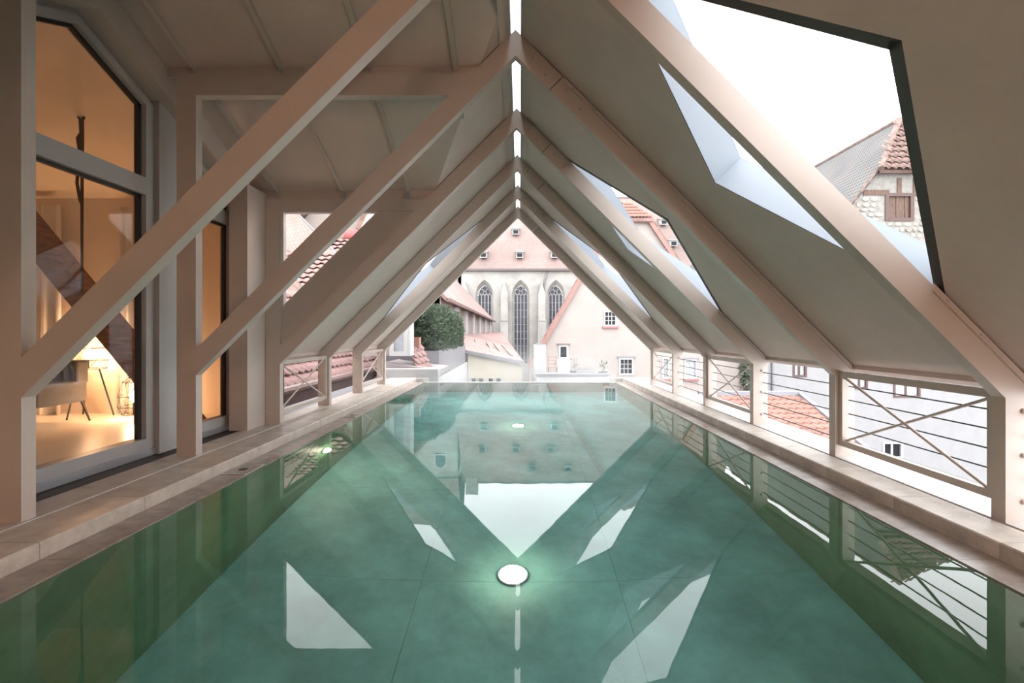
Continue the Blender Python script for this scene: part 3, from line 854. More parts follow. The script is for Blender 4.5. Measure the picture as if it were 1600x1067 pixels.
# --- house windows (frame, glazing bars, pane)
def house_window(parent, x0, x1, z0, z1, Y, nx, nz, mf, mg, fw=0.06, depth=0.1, sill=None, lintel=None, name='window', bars=0.025):
    """window in a wall facing -Y whose face is at Y; coordinates relative to parent at origin"""
    mb = MB()
    mb.box(x0, x0 + fw, Y - .03, Y + depth, z0, z1); mb.box(x1 - fw, x1, Y - .03, Y + depth, z0, z1)
    mb.box(x0 + fw, x1 - fw, Y - .03, Y + depth, z0, z0 + fw); mb.box(x0 + fw, x1 - fw, Y - .03, Y + depth, z1 - fw, z1)
    w_ = mb.build(name, mf, parent)
    box('pane', mg, w_, x0 + fw, x1 - fw, Y + depth * .4, Y + depth * .6, z0 + fw, z1 - fw)
    b = MB()
    for k in range(1, nx):
        x = x0 + fw + (x1 - x0 - 2 * fw) * k / nx; b.box(x - bars / 2, x + bars / 2, Y + depth * .2, Y + depth * .39, z0 + fw, z1 - fw)
    for k in range(1, nz):
        z = z0 + fw + (z1 - z0 - 2 * fw) * k / nz; b.box(x0 + fw, x1 - fw, Y + depth * .2, Y + depth * .39, z - bars / 2, z + bars / 2)
    if b.v: b.build('glazing_bars', mf, w_)
    if sill: box('sill', sill, w_, x0 - .05, x1 + .05, Y - .1, Y + .02, z0 - .07, z0)
    if lintel: box('lintel', lintel, w_, x0 - .08, x1 + .08, Y - .06, Y + .02, z1, z1 + .06)
    return w_

# --- church
K = 58
ch = empty('church', (8, 58, -9)); ch.location = (0, 0, 0)
tag(ch, 'large gothic stone church with tall traceried windows and steep pink roof', 'church')
CE = CAMZ + 98 * K / FPX     # eave height
def gothic(cx, hw, z0, zs, zt_, n=7):
    """pointed arch outline, counter-clockwise from bottom left"""
    pts = [(cx - hw, z0), (cx + hw, z0), (cx + hw, zs)]
    H = zt_ - zs
    def arc(k):
        t_ = math.radians(60) * k / n
        return -1 + 2 * math.cos(t_), math.sin(t_) / math.sin(math.radians(60))
    for k in range(1, n): pts.append((cx + hw * arc(k)[0], zs + H * arc(k)[1]))
    pts.append((cx, zt_))
    for k in range(n - 1, 0, -1): pts.append((cx - hw * arc(k)[0], zs + H * arc(k)[1]))
    pts.append((cx - hw, zs))
    return pts
kk = K / FPX
wins = [(-55 * kk, -16), (1.6 * kk, -16), (56.7 * kk, -16), (111 * kk, -16), (166 * kk, -16), (221 * kk, -16)]
zsp = CAMZ + 59 * kk; ztp = CAMZ + 83 * kk; zbt = CAMZ - 50 * kk
outs = [gothic(cx, 14 * kk, zbt, zsp, ztp) for cx, _ in wins]
wall_holes('nave_wall', [(-7.35, -9), (27, -9), (27, CE), (-7.35, CE)], outs, lambda x, z: (x, K, z), (0, 0.9, 0), M_CHURCH, ch)
for wi, (cx, _) in enumerate(wins):
    hw = 10.7 * kk
    # splayed stone reveal
    ou = gothic(cx, 14 * kk, zbt, zsp, ztp); inn = gothic(cx, hw, zbt + .1, zsp, ztp - .62)
    n = len(ou)
    v = [(x, K + .02, z) for x, z in ou] + [(x, K + .6, z) for x, z in inn]
    mesh('window_reveal', v, [(i, (i + 1) % n, (i + 1) % n + n, i + n) for i in range(n)], M_CHURCH, ch)
    gl = mesh('window', [(x, K + .7, z) for x, z in inn] + [(x, K + .75, z) for x, z in inn], [tuple(range(n)), tuple(range(n, 2 * n))], M_WINGREY, ch)
    if wi < 3:
        mb = MB()
        for k in range(5):
            x = cx - hw + 2 * hw * k / 4
            mb.box(x - .055, x + .055, K + .55, K + .7, zbt, zsp - .1)
            if k < 4:   # little pointed heads
                xa, xb = x, x + hw / 2
                mb.bar((xa, K + .62, zsp - .1), ((xa + xb) / 2, K + .62, zsp + .25), .08, .12, (0, 1, 0)); mb.bar((xb, K + .62, zsp - .1), ((xa + xb) / 2, K + .62, zsp + .25), .08, .12, (0, 1, 0))
        for (ox, oz, r) in ((-hw * .48, zsp + .42, .26), (hw * .48, zsp + .42, .26), (0, zsp + .82, .27), (0, zsp + .3, .2)):
            mb.tube([(cx + ox + r * math.cos(q * math.pi / 6), K + .62, oz + r * 1.15 * math.sin(q * math.pi / 6)) for q in range(12)], .05, 5, True)
        for k in range(9):
            z = zbt + .5 + k * (zsp - zbt - .5) / 9
            mb.box(cx - hw, cx + hw, K + .66, K + .7, z - .02, z + .02)
        mb.build('tracery', M_CHURCH, gl)
# buttresses
for ux in (-84, -23.5, 34, 89, 144, 199):
    x0, x1 = (ux - 6) * kk, (ux + 6) * kk
    yb_ = K - 1.4; zc = CAMZ + 60 * kk; zm = CAMZ + 19 * kk
    mb = MB()
    mb.box(x0, x1, yb_, K, -9, zm)
    mb.box(x0 + .05, x1 - .05, yb_ + .25, K, zm, zc)
    mb.prism([(x0 + .05, yb_ + .25, zc), (x1 - .05, yb_ + .25, zc), ((x0 + x1) / 2, yb_ + .25, CAMZ + 79 * kk)], (0, 1.15, 0))
    mb.box(x0 - .05, x1 + .05, yb_ - .06, K, zm - .06, zm + .06)
    mb.build('buttress', M_CHURCH, ch)
# cornice, roof, roof vents
box('cornice', mat('dark_cornice', (0.12, 0.10, 0.095), .9), ch, -7.5, 27, K - .45, K + .1, CE - .12, CE + .14)
RS = 1.53
def churchroof(v, u):
    # point on the roof plane seen at v px above and u px right of the horizon point
    Yc = K - .4; zc = CE + .15
    y = (zc - RS * Yc - CAMZ) / (v / FPX - RS)
    return Vector((u * y / FPX, y, zc + RS * (y - Yc)))
YR = 64.5
zr = CE + .15 + RS * (YR - K + .4)
uvquad('roof_slope', [(-7.6, K - .45, CE + .1), (27, K - .45, CE + .1), (27, YR, zr), (-7.6, YR, zr)], M_CHROOF, ch, .3)
uvquad('roof_slope', [(27, 2 * YR - K, CE), (-7.6, 2 * YR - K, CE), (-7.6, YR, zr), (27, YR, zr)], M_CHROOF, ch, .3)
MB().prism([(-7.35, K, CE), (-7.35, 2 * YR - K, CE), (-7.35, YR, zr - .4)], (.3, 0, 0)).build('gable', M_CHURCH, ch)
MB().prism([(-7.35, K, -9), (-7.35, 2 * YR - K, -9), (-7.35, 2 * YR - K, CE), (-7.35, K, CE)], (.3, 0, 0)).build('end_wall', M_CHURCH, ch)
box('ridge_turret', M_CHURCH, ch, -7.2, -5.6, YR - .6, YR + .6, zr - 1, zr + 1.3)
vents = [(119, -56), (119, 0), (119, 54), (119, 110), (137, 238), (119, 165), (155, -6), (155, 48), (155, -58), (155, 105), (170, 223), (185, 20), (185, 75)]
for (v_, u_) in vents:
    p = churchroof(v_, u_)
    w_ = .42
    mb = MB().prism([(p.x - w_, p.y - .75, p.z - .25), (p.x - w_, p.y - .75, p.z + .42), (p.x - w_, p.y + .5, p.z + .7), (p.x - w_, p.y + .1, p.z - .1)], (2 * w_, 0, 0))
    vt = mb.build('roof_vent', M_WHITE, ch)
    box('louvre', M_WINDARK, vt, p.x - w_ * .75, p.x + w_ * .75, p.y - .77, p.y - .7, p.z - .15, p.z + .28)
    MB().prism([(p.x - w_ - .1, p.y - .95, p.z + .40), (p.x - w_ - .1, p.y + .55, p.z + .74), (p.x - w_ - .1, p.y + .55, p.z + .82), (p.x - w_ - .1, p.y - .95, p.z + .48)], (2 * w_ + .2, 0, 0)).build('vent_roof', M_GREYW, vt)
mb = MB().tube([(41.5 * kk, K - .1, CE - .2), (40.5 * kk, K - .1, CE - .9), (38.6 * kk, K - .12, CE - 1.2), (38.6 * kk, K - .12, CE - 4)], .09)
mb.build('downpipe', M_ZINC, ch)

# --- pink half-hipped house, centre right
ph = empty('gable_house', (0, 0, 0)); tag(ph, 'pale pink half-hipped gable house right of the church', 'house')
YP = 20.0; kp = YP / FPX
def PP(u, v): return (u * kp, CAMZ + v * kp)
gab = [PP(15, -49), PP(15, -330), PP(356, -330), PP(356, -49), PP(203, 174), PP(145, 174)]
hol = []
pw = [(131, 152, 10, 35, 3, 3, M_WINWHITE, M_WINDARK, M_SILL, None), (61, 76, -41, -19, 1, 1, M_WINWHITE, M_WINDARK, None, M_COPPER), (155, 178, -66, -39, 3, 3, M_WINWHITE, M_WINDARK, None, M_ZINC),
      (222, 234, -72, -38, 2, 2, M_WINWHITE, M_NETS, M_SILL, None), (257, 277, -72, -41, 2, 3, M_WINWHITE, M_NETS, M_SILL, M_ZINC)]
for (a, b, c, d, *_r) in pw:
    p, q = PP(a, c), PP(b, d); hol.append([(p[0], p[1]), (q[0], p[1]), (q[0], q[1]), (p[0], q[1])])
p, q = PP(58, -66), PP(79, -43); 
wall_holes('gable_wall', gab, hol, lambda x, z: (x, YP, z), (0, .3, 0), M_PINK, ph)
for (a, b, c, d, nx, nz, mf, mg, sl_, li) in pw:
    p, q = PP(a, c), PP(b, d)
    house_window(ph, p[0] - .0, q[0] + .0, p[1], q[1], YP, nx, nz, mf, mg, fw=.07, depth=.14, sill=sl_, lintel=li)
a, b = PP(57, -64), PP(79, -41.5)
box('white_door', M_WINWHITE, ph, a[0], b[0], YP - .05, YP, a[1], b[1])
# roof of the pink house
rz, ryh = 6.75, 21.4
xc = 174 * kp
l0, lh = PP(13, -52), PP(143.5, 176); r0, rh = PP(358, -52), PP(204.5, 176)
slopeL = (lh[1] - l0[1]) / (lh[0] - l0[0])
A = lambda x, z, y: Vector((x, y, z))
uvquad('roof_slope', [A(l0[0] + 2.6, l0[1] + .1, 28), A(l0[0], l0[1] + .1, YP - .12), A(lh[0], lh[1] + .1, YP - .12), A(xc, rz + .2, ryh), A(xc + 2.6, rz + .2, 28)], M_LONGROOF, ph, .14)
uvquad('roof_slope', [A(r0[0], r0[1] + .1, YP - .12), A(r0[0] + 2.6, r0[1] + .1, 28), A(xc + 2.6, rz + .2, 28), A(xc, rz + .2, ryh), A(rh[0], rh[1] + .1, YP - .12)], M_LONGROOF, ph, .14)
hipb = MB().prism([A(lh[0] - .05, lh[1] + .02, YP - .3), A(rh[0] + .05, rh[1] + .02, YP - .3), A(xc, rz + .15, ryh)], (0, .05, -.12)).build('half_hip', M_TILE, ph)
hipt = empty('x'); bpy.data.objects.remove(hipt)
hipV = Vector((0, ryh - YP + .3, rz + .15 - lh[1]))
tile_roof(ph, (lh[0] - .05, YP - .32, lh[1] + .04), (1, 0, 0), hipV, 12, 5, .14, .34, M_TILE2, True, .03, .05, keep=lambda p, r, c: abs(p.x - xc) < (rh[0] - lh[0]) / 2 * (1 - r / 5.2) + .02)
for (e0, e1, s) in ((l0, lh, -1), (r0, rh, 1)):
    d = Vector((e1[0] - e0[0], 0, e1[1] - e0[1])).normalized(); nrm_ = Vector((d.z * s * 1, 0, -d.x * s)) * (1 if s > 0 else 1)
    nrm_ = Vector((-d.z, 0, d.x)) if s < 0 else Vector((d.z, 0, -d.x))
    if nrm_.z < 0: nrm_ = -nrm_
    pa, pb = Vector((e0[0], YP - .16, e0[1])), Vector((e1[0], YP - .16, e1[1]))
    MB().prism([pa, pb, pb - nrm_ * .17, pa - nrm_ * .17], (0, .1, 0)).build('verge_board', M_VERGE, ph)
    pa, pb = pa + nrm_ * .1, pb + nrm_ * .1
box('eave_board', M_VERGE, ph, lh[0], rh[0], YP - .18, YP - .08, lh[1] - .13, lh[1] + .02)
MB().prism([(PP(15, 0)[0] + .02, YP + .3, -7.8), (PP(15, 0)[0] + .3, YP + .3, -7.8), (PP(15, 0)[0] + 2.8, 27.6, -7.8), (PP(15, 0)[0] + 2.5, 27.6, -7.8)], (0, 0, 7.8 + PP(0, -49)[1])).build('side_wall', M_PINK, ph)
MB().prism([(PP(356, 0)[0] - .3, YP + .3, -7.8), (PP(356, 0)[0] - .02, YP + .3, -7.8), (PP(356, 0)[0] + 2.4, 27.6, -7.8), (PP(356, 0)[0] + 2.1, 27.6, -7.8)], (0, 0, 7.8 + PP(0, -49)[1])).build('side_wall', M_PINK, ph)
MB().tube([px(1159, 553, YP - .1), px(1159, 640, YP - .1)], .05, 6).build('downpipe', M_COPPER, ph)

# --- roof terrace in front of the pink house, with its things
YT = 14.0; kt = YT / FPX
tr = empty('terrace', (0, 0, 0)); tag(tr, 'white walled roof terrace in front of the pink house', 'terrace')
zt0 = CAMZ - 64 * kt
box('parapet', M_WHITE, tr, 26 * kt, 139 * kt, YT, YT + .25, -6, zt0 - .05)
box('parapet_cap', M_ZINC, tr, 25 * kt, 140 * kt, YT - .04, YT + .3, zt0 - .05, zt0)
box('terrace_deck', M_GREYW, tr, 26 * kt, 139 * kt, YT + .25, 18.6, -.8, -.55)
zd = -.55
t = empty('chimney', (31 * kt + .05, 14.9, zd)); tag(t, 'smooth white chimney stack at the left end of the terrace', 'chimney')
rbox('stack', M_WHITE, t, -.2, .17, -.25, .25, 0, 1.16, .02)
MB().prism([(-.14, -.18, 1.16), (.1, -.18, 1.16), (.06, -.18, 1.21), (-.1, -.18, 1.21)], (0, .36, 0)).build('cap', M_ZINC, t)
def pot_plant(x, y, h, label, m=M_PLANT, blades=26, spread=.16):
    t = empty('potted_plant', (x, y, zd)); tag(t, label, 'plant', 'potted plants on the roof terrace')
    MB().lathe([(.1, 0), (.14, .3), (.15, .32), (.12, .32)], (0, 0, 0), 12).build('pot', M_POT, t)
    mb = MB()
    for k in range(blades):
        a = random.uniform(0, 6.28); r = random.uniform(.03, spread); z = .3 + random.uniform(.05, h)
        c = Vector((r * math.cos(a), r * math.sin(a), z)); s = random.uniform(.03, .06)
        d = Vector((random.uniform(-1, 1), random.uniform(-1, 1), random.uniform(.2, 1))).normalized() * s; e = d.orthogonal().normalized() * s * .6
        mb.add([c - d, c + e, c + d, c - e, c + d.cross(e) * .2 / s], [(0, 1, 4), (1, 2, 4), (2, 3, 4), (3, 0, 4)])
        if k % 4 == 0: mb.cyl((0, 0, .28), c, .006, 4)
    mb.build('foliage', m, t)
pot_plant(130 * kt * 1.08, 15.1, .38, 'leafy potted plant at the right end of the terrace')
pot_plant(86 * kt * 1.1, 15.5, .42, 'sparse potted plant in the middle of the terrace', blades=10)
t = empty('planter_box', (103 * kt * 1.08, 15.0, zd)); tag(t, 'long low planter box with seedlings on the terrace', 'planter')
MB().box(-.3, .3, -.1, .1, 0.0, .36).build('trough', M_GREYW, t)
mb = MB()
for k in range(14):
    x = -.26 + k * .04; mb.cyl((x, 0, .35), (x + random.uniform(-.03, .03), 0, .46), .012, 5, .002)
mb.build('seedlings', M_PLANT, t)
t = empty('garden_chair', (52 * kt * 1.08, 15.2, zd)); tag(t, 'rusty iron garden chair beside the white chimney', 'chair')
for x in (-.14, .14):
    MB().tube([(x, .15, 0), (x, .13, .45), (x, .2, .78), (x + .02, .2, .8)], .012, 6).build('back_leg', M_RUST, t)
    MB().cyl((x, -.15, 0), (x, -.13, .45), .012, 6).build('front_leg', M_RUST, t)
box('seat', M_RUST, t, -.16, .16, -.16, .16, .44, .465)
mb = MB()
for z in (.55, .65, .76): mb.cyl((-.14, .17, z), (.14, .17, z), .01, 5)
mb.build('back_bars', M_RUST, t)

# --- yellow house with lean-to roof, left of centre
yh = empty('yellow_house', (0, 0, 0)); tag(yh, 'cream yellow house with a low row of small windows left of the church', 'house')
YY = 17.2; ky = YY / FPX
def PY(x, y): return ((x - 812) * ky, CAMZ + (520 - y) * ky)
wl = [PY(731, 551), PY(731, 760), PY(815, 760), PY(815, 567)]
hh = []
for (a, b) in ((735.6, 744.5), (747.3, 756.5), (762.5, 771), (774.5, 783.5)):
    p, q = PY(a, 605), PY(b, 590); hh.append([(p[0], p[1]), (q[0], p[1]), (q[0], q[1]), (p[0], q[1])])
wall_holes('front_wall', wl, hh, lambda x, z: (x, YY, z), (0, .25, 0), M_YELLOW, yh)
for l in hh: house_window(yh, l[0][0], l[2][0], l[0][1], l[2][1], YY, 1, 1, M_WINWHITE, M_WINDARK, fw=.025, depth=.1)
p, q = Vector((*PY(729, 549.5), 0)), Vector((*PY(817, 567), 0))
ga, gb_ = Vector((p.x, YY - .1, p.y)), Vector((q.x, YY - .1, q.y))
MB().bar(ga, gb_, .14, .10).build('gutter', M_ZINC, yh)
box('side_wall', M_YELLOW, yh, q.x - .25, q.x - .02, YY + .25, 22, -5, q.y - .15)
uvquad('roof_slope', [ga + Vector((0, 0, .06)), gb_ + Vector((.03, 0, .06)), Vector((-1.85, 50, 1.0)), Vector((-2.88, 50, 1.1)), Vector((-2.88, 18.6, .88))], M_LONGROOF, yh, .1)
for s_ in (.2, .45, .62, .8):   # raised seams across the tiles
    a = ga.lerp(gb_, s_) + Vector((0, .9, .14)); b = a + Vector((-.5, 3.5, .32))
    MB().bar(a, b, .06, .06).build('roof_seam', M_TILE, yh)

# --- long house behind the hedge
lh_ = empty('long_house', (0, 0, 0)); tag(lh_, 'long house with big red roof running back towards the church', 'house')
xe_, ze_ = -2.6, CAMZ + .475 * 2.6
y0_, y1_ = 17.4, 51.5
box('long_wall', M_PINK, lh_, -3.2, -2.9, y0_ + .3, y1_ - .5, -5, ze_ + .1)
for sg in (1, -1):
    xo_ = xe_ if sg > 0 else xe_ - 8.4
    uvquad('roof_slope', [(xo_, y1_, ze_), (xo_, y0_, ze_), (xe_ - 4.2, y0_, ze_ + 4.4), (xe_ - 4.2, y1_, ze_ + 4.4)], M_LONGROOF, lh_, .12)
MB().bar((xe_ + .02, y0_, ze_ - .04), (xe_ + .02, y1_, ze_ - .04), .14, .12).build('gutter', M_COPPER, lh_)
for y in (y0_ + .3, y1_ - .5):
    MB().prism([(-2.95, y, -5), (-2.95, y, ze_ + .1), (xe_ - 4.2, y, ze_ + 4.2), (-10.6, y, ze_ + .1), (-10.6, y, -5)], (0, .2, 0)).build('gable', M_PINK, lh_)
for k, y in enumerate((21, 24.5, 28.5, 33, 38.5, 45)):
    box('white_post', M_WINWHITE, lh_, -2.9, -2.75, y, y + 1.1, .5, ze_ - .1)
    box('shutter', M_COPPER, lh_, -2.9, -2.78, y + 1.2, y + 1.9, ze_ - .7, ze_ - .1)

# --- hedge in a grey planter
hp = empty('hedge_planter', (-2.5, 14.1, -.05)); tag(hp, 'long grey metal planter holding the clipped hedge', 'planter')
for (x0, x1, y0, y1) in ((-.72, .6, -2.8, -2.74), (-.72, .6, 2.64, 2.7), (.55, .6, -2.74, 2.64), (-.72, -.67, -2.74, 2.64)):
    box('side_panel', M_ZINC, hp, x0, x1, y0, y1, 0, .6)
box('soil', M_HEDGE2, hp, -.67, .55, -2.74, 2.64, .0, .5)
hd = empty('hedge', (-2.55, 14.1, .45)); tag(hd, 'dense dark green clipped hedge above the grey planter', 'hedge')
core = bmesh.new(); bmesh.ops.create_cube(core, size=1)
bmesh.ops.subdivide_edges(core, edges=core.edges, cuts=7, use_grid_fill=True)
leaf = MB()
rnd = random.Random(3)
for v in core.verts:
    p = v.co * 2
    # rounded box
    r = Vector((p.x * (1 - .10 * p.y * p.y - .08 * max(0, p.z)), p.y * (1 - .06 * p.z * p.z), p.z - .12 * (p.x * p.x + p.y * p.y) * (p.z > 0)))
    v.co = Vector((r.x * .58, r.y * 2.55, .62 + r.z * .55)) + Vector((rnd.uniform(-.06, .06), rnd.uniform(-.08, .08), rnd.uniform(-.05, .08)))
core.normal_update()
cm = bpy.data.meshes.new('core'); core.to_mesh(cm); cm.materials.append(M_HEDGE2)
link(bpy.data.objects.new('core', cm), hd)
areas = [(f.calc_area(), f) for f in core.faces]
for ar, f in areas:
    vs = [v.co for v in f.verts]
    for k in range(max(1, int(ar * 700))):
        a, b = rnd.random(), rnd.random()
        p = (vs[0] * (1 - a) + vs[1] * a) * (1 - b) + (vs[3] * (1 - a) + vs[2] * a) * b
        p = p + f.normal * rnd.uniform(-.02, .10)
        d = (f.normal + Vector((rnd.uniform(-.8, .8), rnd.uniform(-.8, .8), rnd.uniform(-.3, 1.2)))).normalized() * rnd.uniform(.04, .09)
        e = d.orthogonal().normalized() * rnd.uniform(.015, .028)
        leaf.add([p - d * .3, p + e, p + d, p - e], [(0, 1, 2), (0, 2, 3)])
core.free()
lo = leaf.build('foliage', M_HEDGE, hd); lo['kind'] = 'stuff'
o = MB().box(-3.4, -1.86, 11.2, 17.1, -5, -.06).build('white_wall', M_WHITE); tag(o, 'white wall under the grey hedge planter', 'wall')

# --- near left: dormer with white window, tiled slopes, zinc flat
nd_ = empty('white_dormer', (0, 0, 0)); tag(nd_, 'pale dormer with a tall white window in front of the hedge', 'dormer')
YD = 10.0
p0, p1 = px(560, 470, YD), px(641, 556, YD)
box('front_wall', M_PINK, nd_, p0.x, p1.x, YD + .12, YD + .3, p1.z, p0.z + .5)
a, b = px(609, 482, YD), px(638, 556, YD)
house_window(nd_, a.x, b.x, b.z, a.z, YD, 1, 1, M_WINWHITE, M_NETS, fw=.09, depth=.15)
box('reveal', M_WINWHITE, nd_, b.x, b.x + .05, YD - .02, YD + .3, b.z, a.z + .3)
o = MB().prism([px(600, 584, 9.95), px(600, 566, 9.95), px(645, 573, 9.95), px(688, 577, 9.95), px(688, 584, 9.95)], (0, 1.2, 0)).build('zinc_flat_roof', mat('pinkish_zinc', (0.24, 0.205, 0.205), .5, var=.1, scale=2)); tag(o, 'flat zinc roof edge below the white dormer', 'roof')
o = MB().box(px(596, 0, 9.6).x, px(684, 0, 9.6).x, 9.62, 9.9, -4, px(0, 577, 9.6).z).build('low_white_wall', M_WHITE); tag(o, 'low white parapet just beyond the pool at left', 'wall')
# pink tiled shoulder right of the dormer
ts = empty('tiled_shoulder', (0, 0, 0)); tag(ts, 'small pink tiled roof shoulder between dormer and hedge', 'roof')
q = [px(641, 545, 10.5), px(655, 545, 11.3), px(674, 574, 10.4), px(655, 580, 10.1)]
U_ = (q[2] - q[3]); V_ = (q[0] - q[3])
mesh('base', [*q, *[v - Vector((.02, 0, .08)) for v in q]], [(0, 1, 2, 3), (7, 6, 5, 4), (0, 4, 5, 1), (1, 5, 6, 2), (2, 6, 7, 3), (3, 7, 4, 0)], M_TILE, ts)
tile_roof(ts, q[3], U_, V_, 3, 4, U_.length / 3, V_.length / 3.6, M_TILE, True, .02, .03)
box('chimney_pot', M_TILE2, ts, px(641, 0, 10.6).x, px(655, 0, 10.6).x, 10.6, 10.8, px(0, 547, 10.6).z, px(0, 527, 10.6).z)

# tiled roof beside the pool (left), every tile its own piece
nr = empty('tiled_roof', (0, 0, 0)); tag(nr, 'pink tiled roof slope seen through the left railing frames', 'roof')
xe2, ze2 = -3.45, .22
V_ = Vector((-1, 0, 1.05))
Yn0, Yn1 = 6.0, 11.75
MB().prism([(xe2, Yn0, ze2 - .05), (xe2, Yn1, ze2 - .05), (xe2 - 2.2, Yn1, ze2 - .05 + 2.31), (xe2 - 2.2, Yn0, ze2 - .05 + 2.31)], (.02, 0, -.12)).build('roof_deck', M_TILE3, nr)
tile_roof(nr, (xe2 + .06, Yn0, ze2 - .04), (0, 1, 0), V_, 26, 11, .22, .21, M_TILE, True, .014, .075, jitter=.025)
MB().tube([(xe2 + .14, Yn0, ze2 - .06), (xe2 + .14, Yn1, ze2 - .06)], .06, 8).build('gutter', M_COPPER, nr)
box('fascia', M_COPPER, nr, xe2 - .1, xe2, Yn0, Yn1, ze2 - .35, ze2 - .1)
o = MB().box(-3.45, -2.87, 5.98, 9.6, -.6, -.2).build('zinc_valley', M_ZINC); tag(o, 'grey zinc valley between the tiled roof and the pool', 'roof')
o = MB().box(-3.02, -2.88, 5.98, 9.3, -.2, -.02).build('brown_kerb', M_COPPER); tag(o, 'brown sheet metal kerb beside the left pool sill', 'kerb')

# roofs seen through the small triangular pane
r2 = empty('tiled_roof', (0, 0, 0)); tag(r2, 'pink tiled roof with level ridge seen through the triangular pane', 'roof')
e0 = px(440, 490, 11.5); ridge = px(560, 375, 16.5)
V_ = Vector((0, 16.5 - 11.5, ridge.z - e0.z)); nrow = 16; xl_, xr_ = -7.4, -4.2
ex = V_.length / nrow
MB().prism([(xl_, 11.5, e0.z - .06), (xr_, 11.5, e0.z - .06), (xr_, 16.5, ridge.z - .06), (xl_, 16.5, ridge.z - .06)], (0, 0, -.15)).build('roof_deck', M_TILE3, r2)
tile_roof(r2, (xl_, 11.5, e0.z), (1, 0, 0), V_, 13, nrow, .245, ex, M_TILE, True, .045, .1, jitter=.02)
MB().tube([(xl_, 16.5, ridge.z + .03), (xr_, 16.5, ridge.z + .03)], .09, 8).build('ridge_tile', M_TILE3, r2)
box('wall', M_YELLOW, r2, xl_ + .2, xr_ - .2, 12.2, 16.4, -6, e0.z + .3)
r3 = empty('tiled_roof', (0, 0, 0)); tag(r3, 'higher pink tiled roof at the left edge of the triangular pane', 'roof')
q = [px(370, 452, 14.6), px(545, 417, 14.6), px(452, 322, 17.0), px(370, 240, 17.0)]
uvquad('roof_slope', q, tilemat('upper_roof_tile', (0.32, .2, .18), (.28, .17, .15), .15, .5), r3, .12)
MB().tube([q[1], q[2], q[3]], .06, 8).build('verge', M_ZINC, r3)
box('wall', M_YELLOW, r3, q[0].x, q[1].x - 2.2, 15.0, 16.9, -6, q[0].z - .2)
ch2 = empty('cream_house', (0, 0, 0)); tag(ch2, 'cream house with red half-round awning beyond the triangular pane', 'house')
p = px(546, 395, 24); q = px(640, 300, 24)
MB().prism([px(540, 395, 17), px(600, 395, 17), px(600, 300, 17), px(585, 300, 17)], (0, .35, 0)).build('gable_wall', M_YELLOW, ch2)
c = px(551, 375, 16.6)
mb = MB(); pts = [(.0, 0)]
v = [c]; 
mb.lathe([(.31, 0), (.3, .16), (.24, .28), (.14, .37), (.01, .4)], c, 20)
mb.build('awning', M_AWNING, ch2, True)
uvquad('roof_slope', [px(537, 396, 16.9), px(537, 396, 17.36), px(585, 292, 17.36), px(585, 292, 16.9)], M_LONGROOF, ch2, .12)

# --- right: old house with stone gable, plastered below
oh = empty('old_house', (0, 0, 0)); tag(oh, 'tall old house with rubble stone gable and half-hipped tiled roof at right', 'house')
YO = 24.0; ko = YO / FPX
def PO(x, y): return ((x - 812) * ko, CAMZ + (520 - y) * ko)
cxo = 20.4; cor = PO(1367, 271)          # left corner of the half hip
S = 1.25
eav = (12.3, cor[1] - (cor[0] - 12.3) * S)
cor2 = (2 * cxo - cor[0], cor[1]); eav2 = (2 * cxo - 12.3, eav[1])
wz = [(1385, 305, 1425, 343), (1395, 580, 1437, 621), (1331, 574, 1355, 608), (1378, 690, 1410, 716), (1238, 562, 1260, 589)]
hl = []
for (x0, y0, x1, y1) in wz:
    p, q = PO(x0, y1), PO(x1, y0); hl.append([(p[0], p[1]), (q[0], p[1]), (q[0], q[1]), (p[0], q[1])])
zsplit = PO(0, 420)[1]
def cut(z): return 12.3 + (z - eav[1]) / S
zs_ = max(zsplit, eav[1] + .05)
wall_holes('stone_gable', [(cut(zs_), zs_), (2 * cxo - cut(zs_), zs_), cor2, cor], [hl[0]], lambda x, z: (x, YO, z), (0, .35, 0), M_MASON, oh)
wall_holes('plaster_wall', [(12.3, -9), (28.5, -9), (28.5, eav[1]), (2 * cxo - cut(zs_), zs_), (cut(zs_), zs_), (12.3, eav[1])], hl[1:], lambda x, z: (x, YO - .03, z), (0, .38, 0), M_GREYW, oh)
# rubble stones laid over the gable
rs = random.Random(5)
z = PO(0, 372)[1]
while z < cor[1] - 1.3:
    h = rs.uniform(.18, .3); x = max(cut(z + h) + .2, 15.2)
    while x < 22.4:
        w_ = rs.uniform(.24, .5)
        if not (hl[0][0][0] - .12 < x + w_ and x < hl[0][2][0] + .12 and hl[0][0][1] - .06 < z + h and z < hl[0][2][1] + .1):
            lp = []
            for k in range(7):
                an = k / 7 * 6.283 + rs.uniform(-.2, .2)
                lp.append((x + w_ / 2 + math.cos(an) * w_ * .5, YO, z + h / 2 + math.sin(an) * h * .5))
            ce = Vector((x + w_ / 2, YO - rs.uniform(.03, .08), z + h / 2))
            vv = [Vector(p_) for p_ in lp]; top = [ce + (p_ - Vector((ce.x, YO, ce.z))) * .8 for p_ in vv]
            mesh('stone', vv + top, [tuple(range(7, 14))] + [(i, (i + 1) % 7, (i + 1) % 7 + 7, i + 7) for i in range(7)], M_RUBBLE, oh)
        x += w_ + .03
    z += h + .025
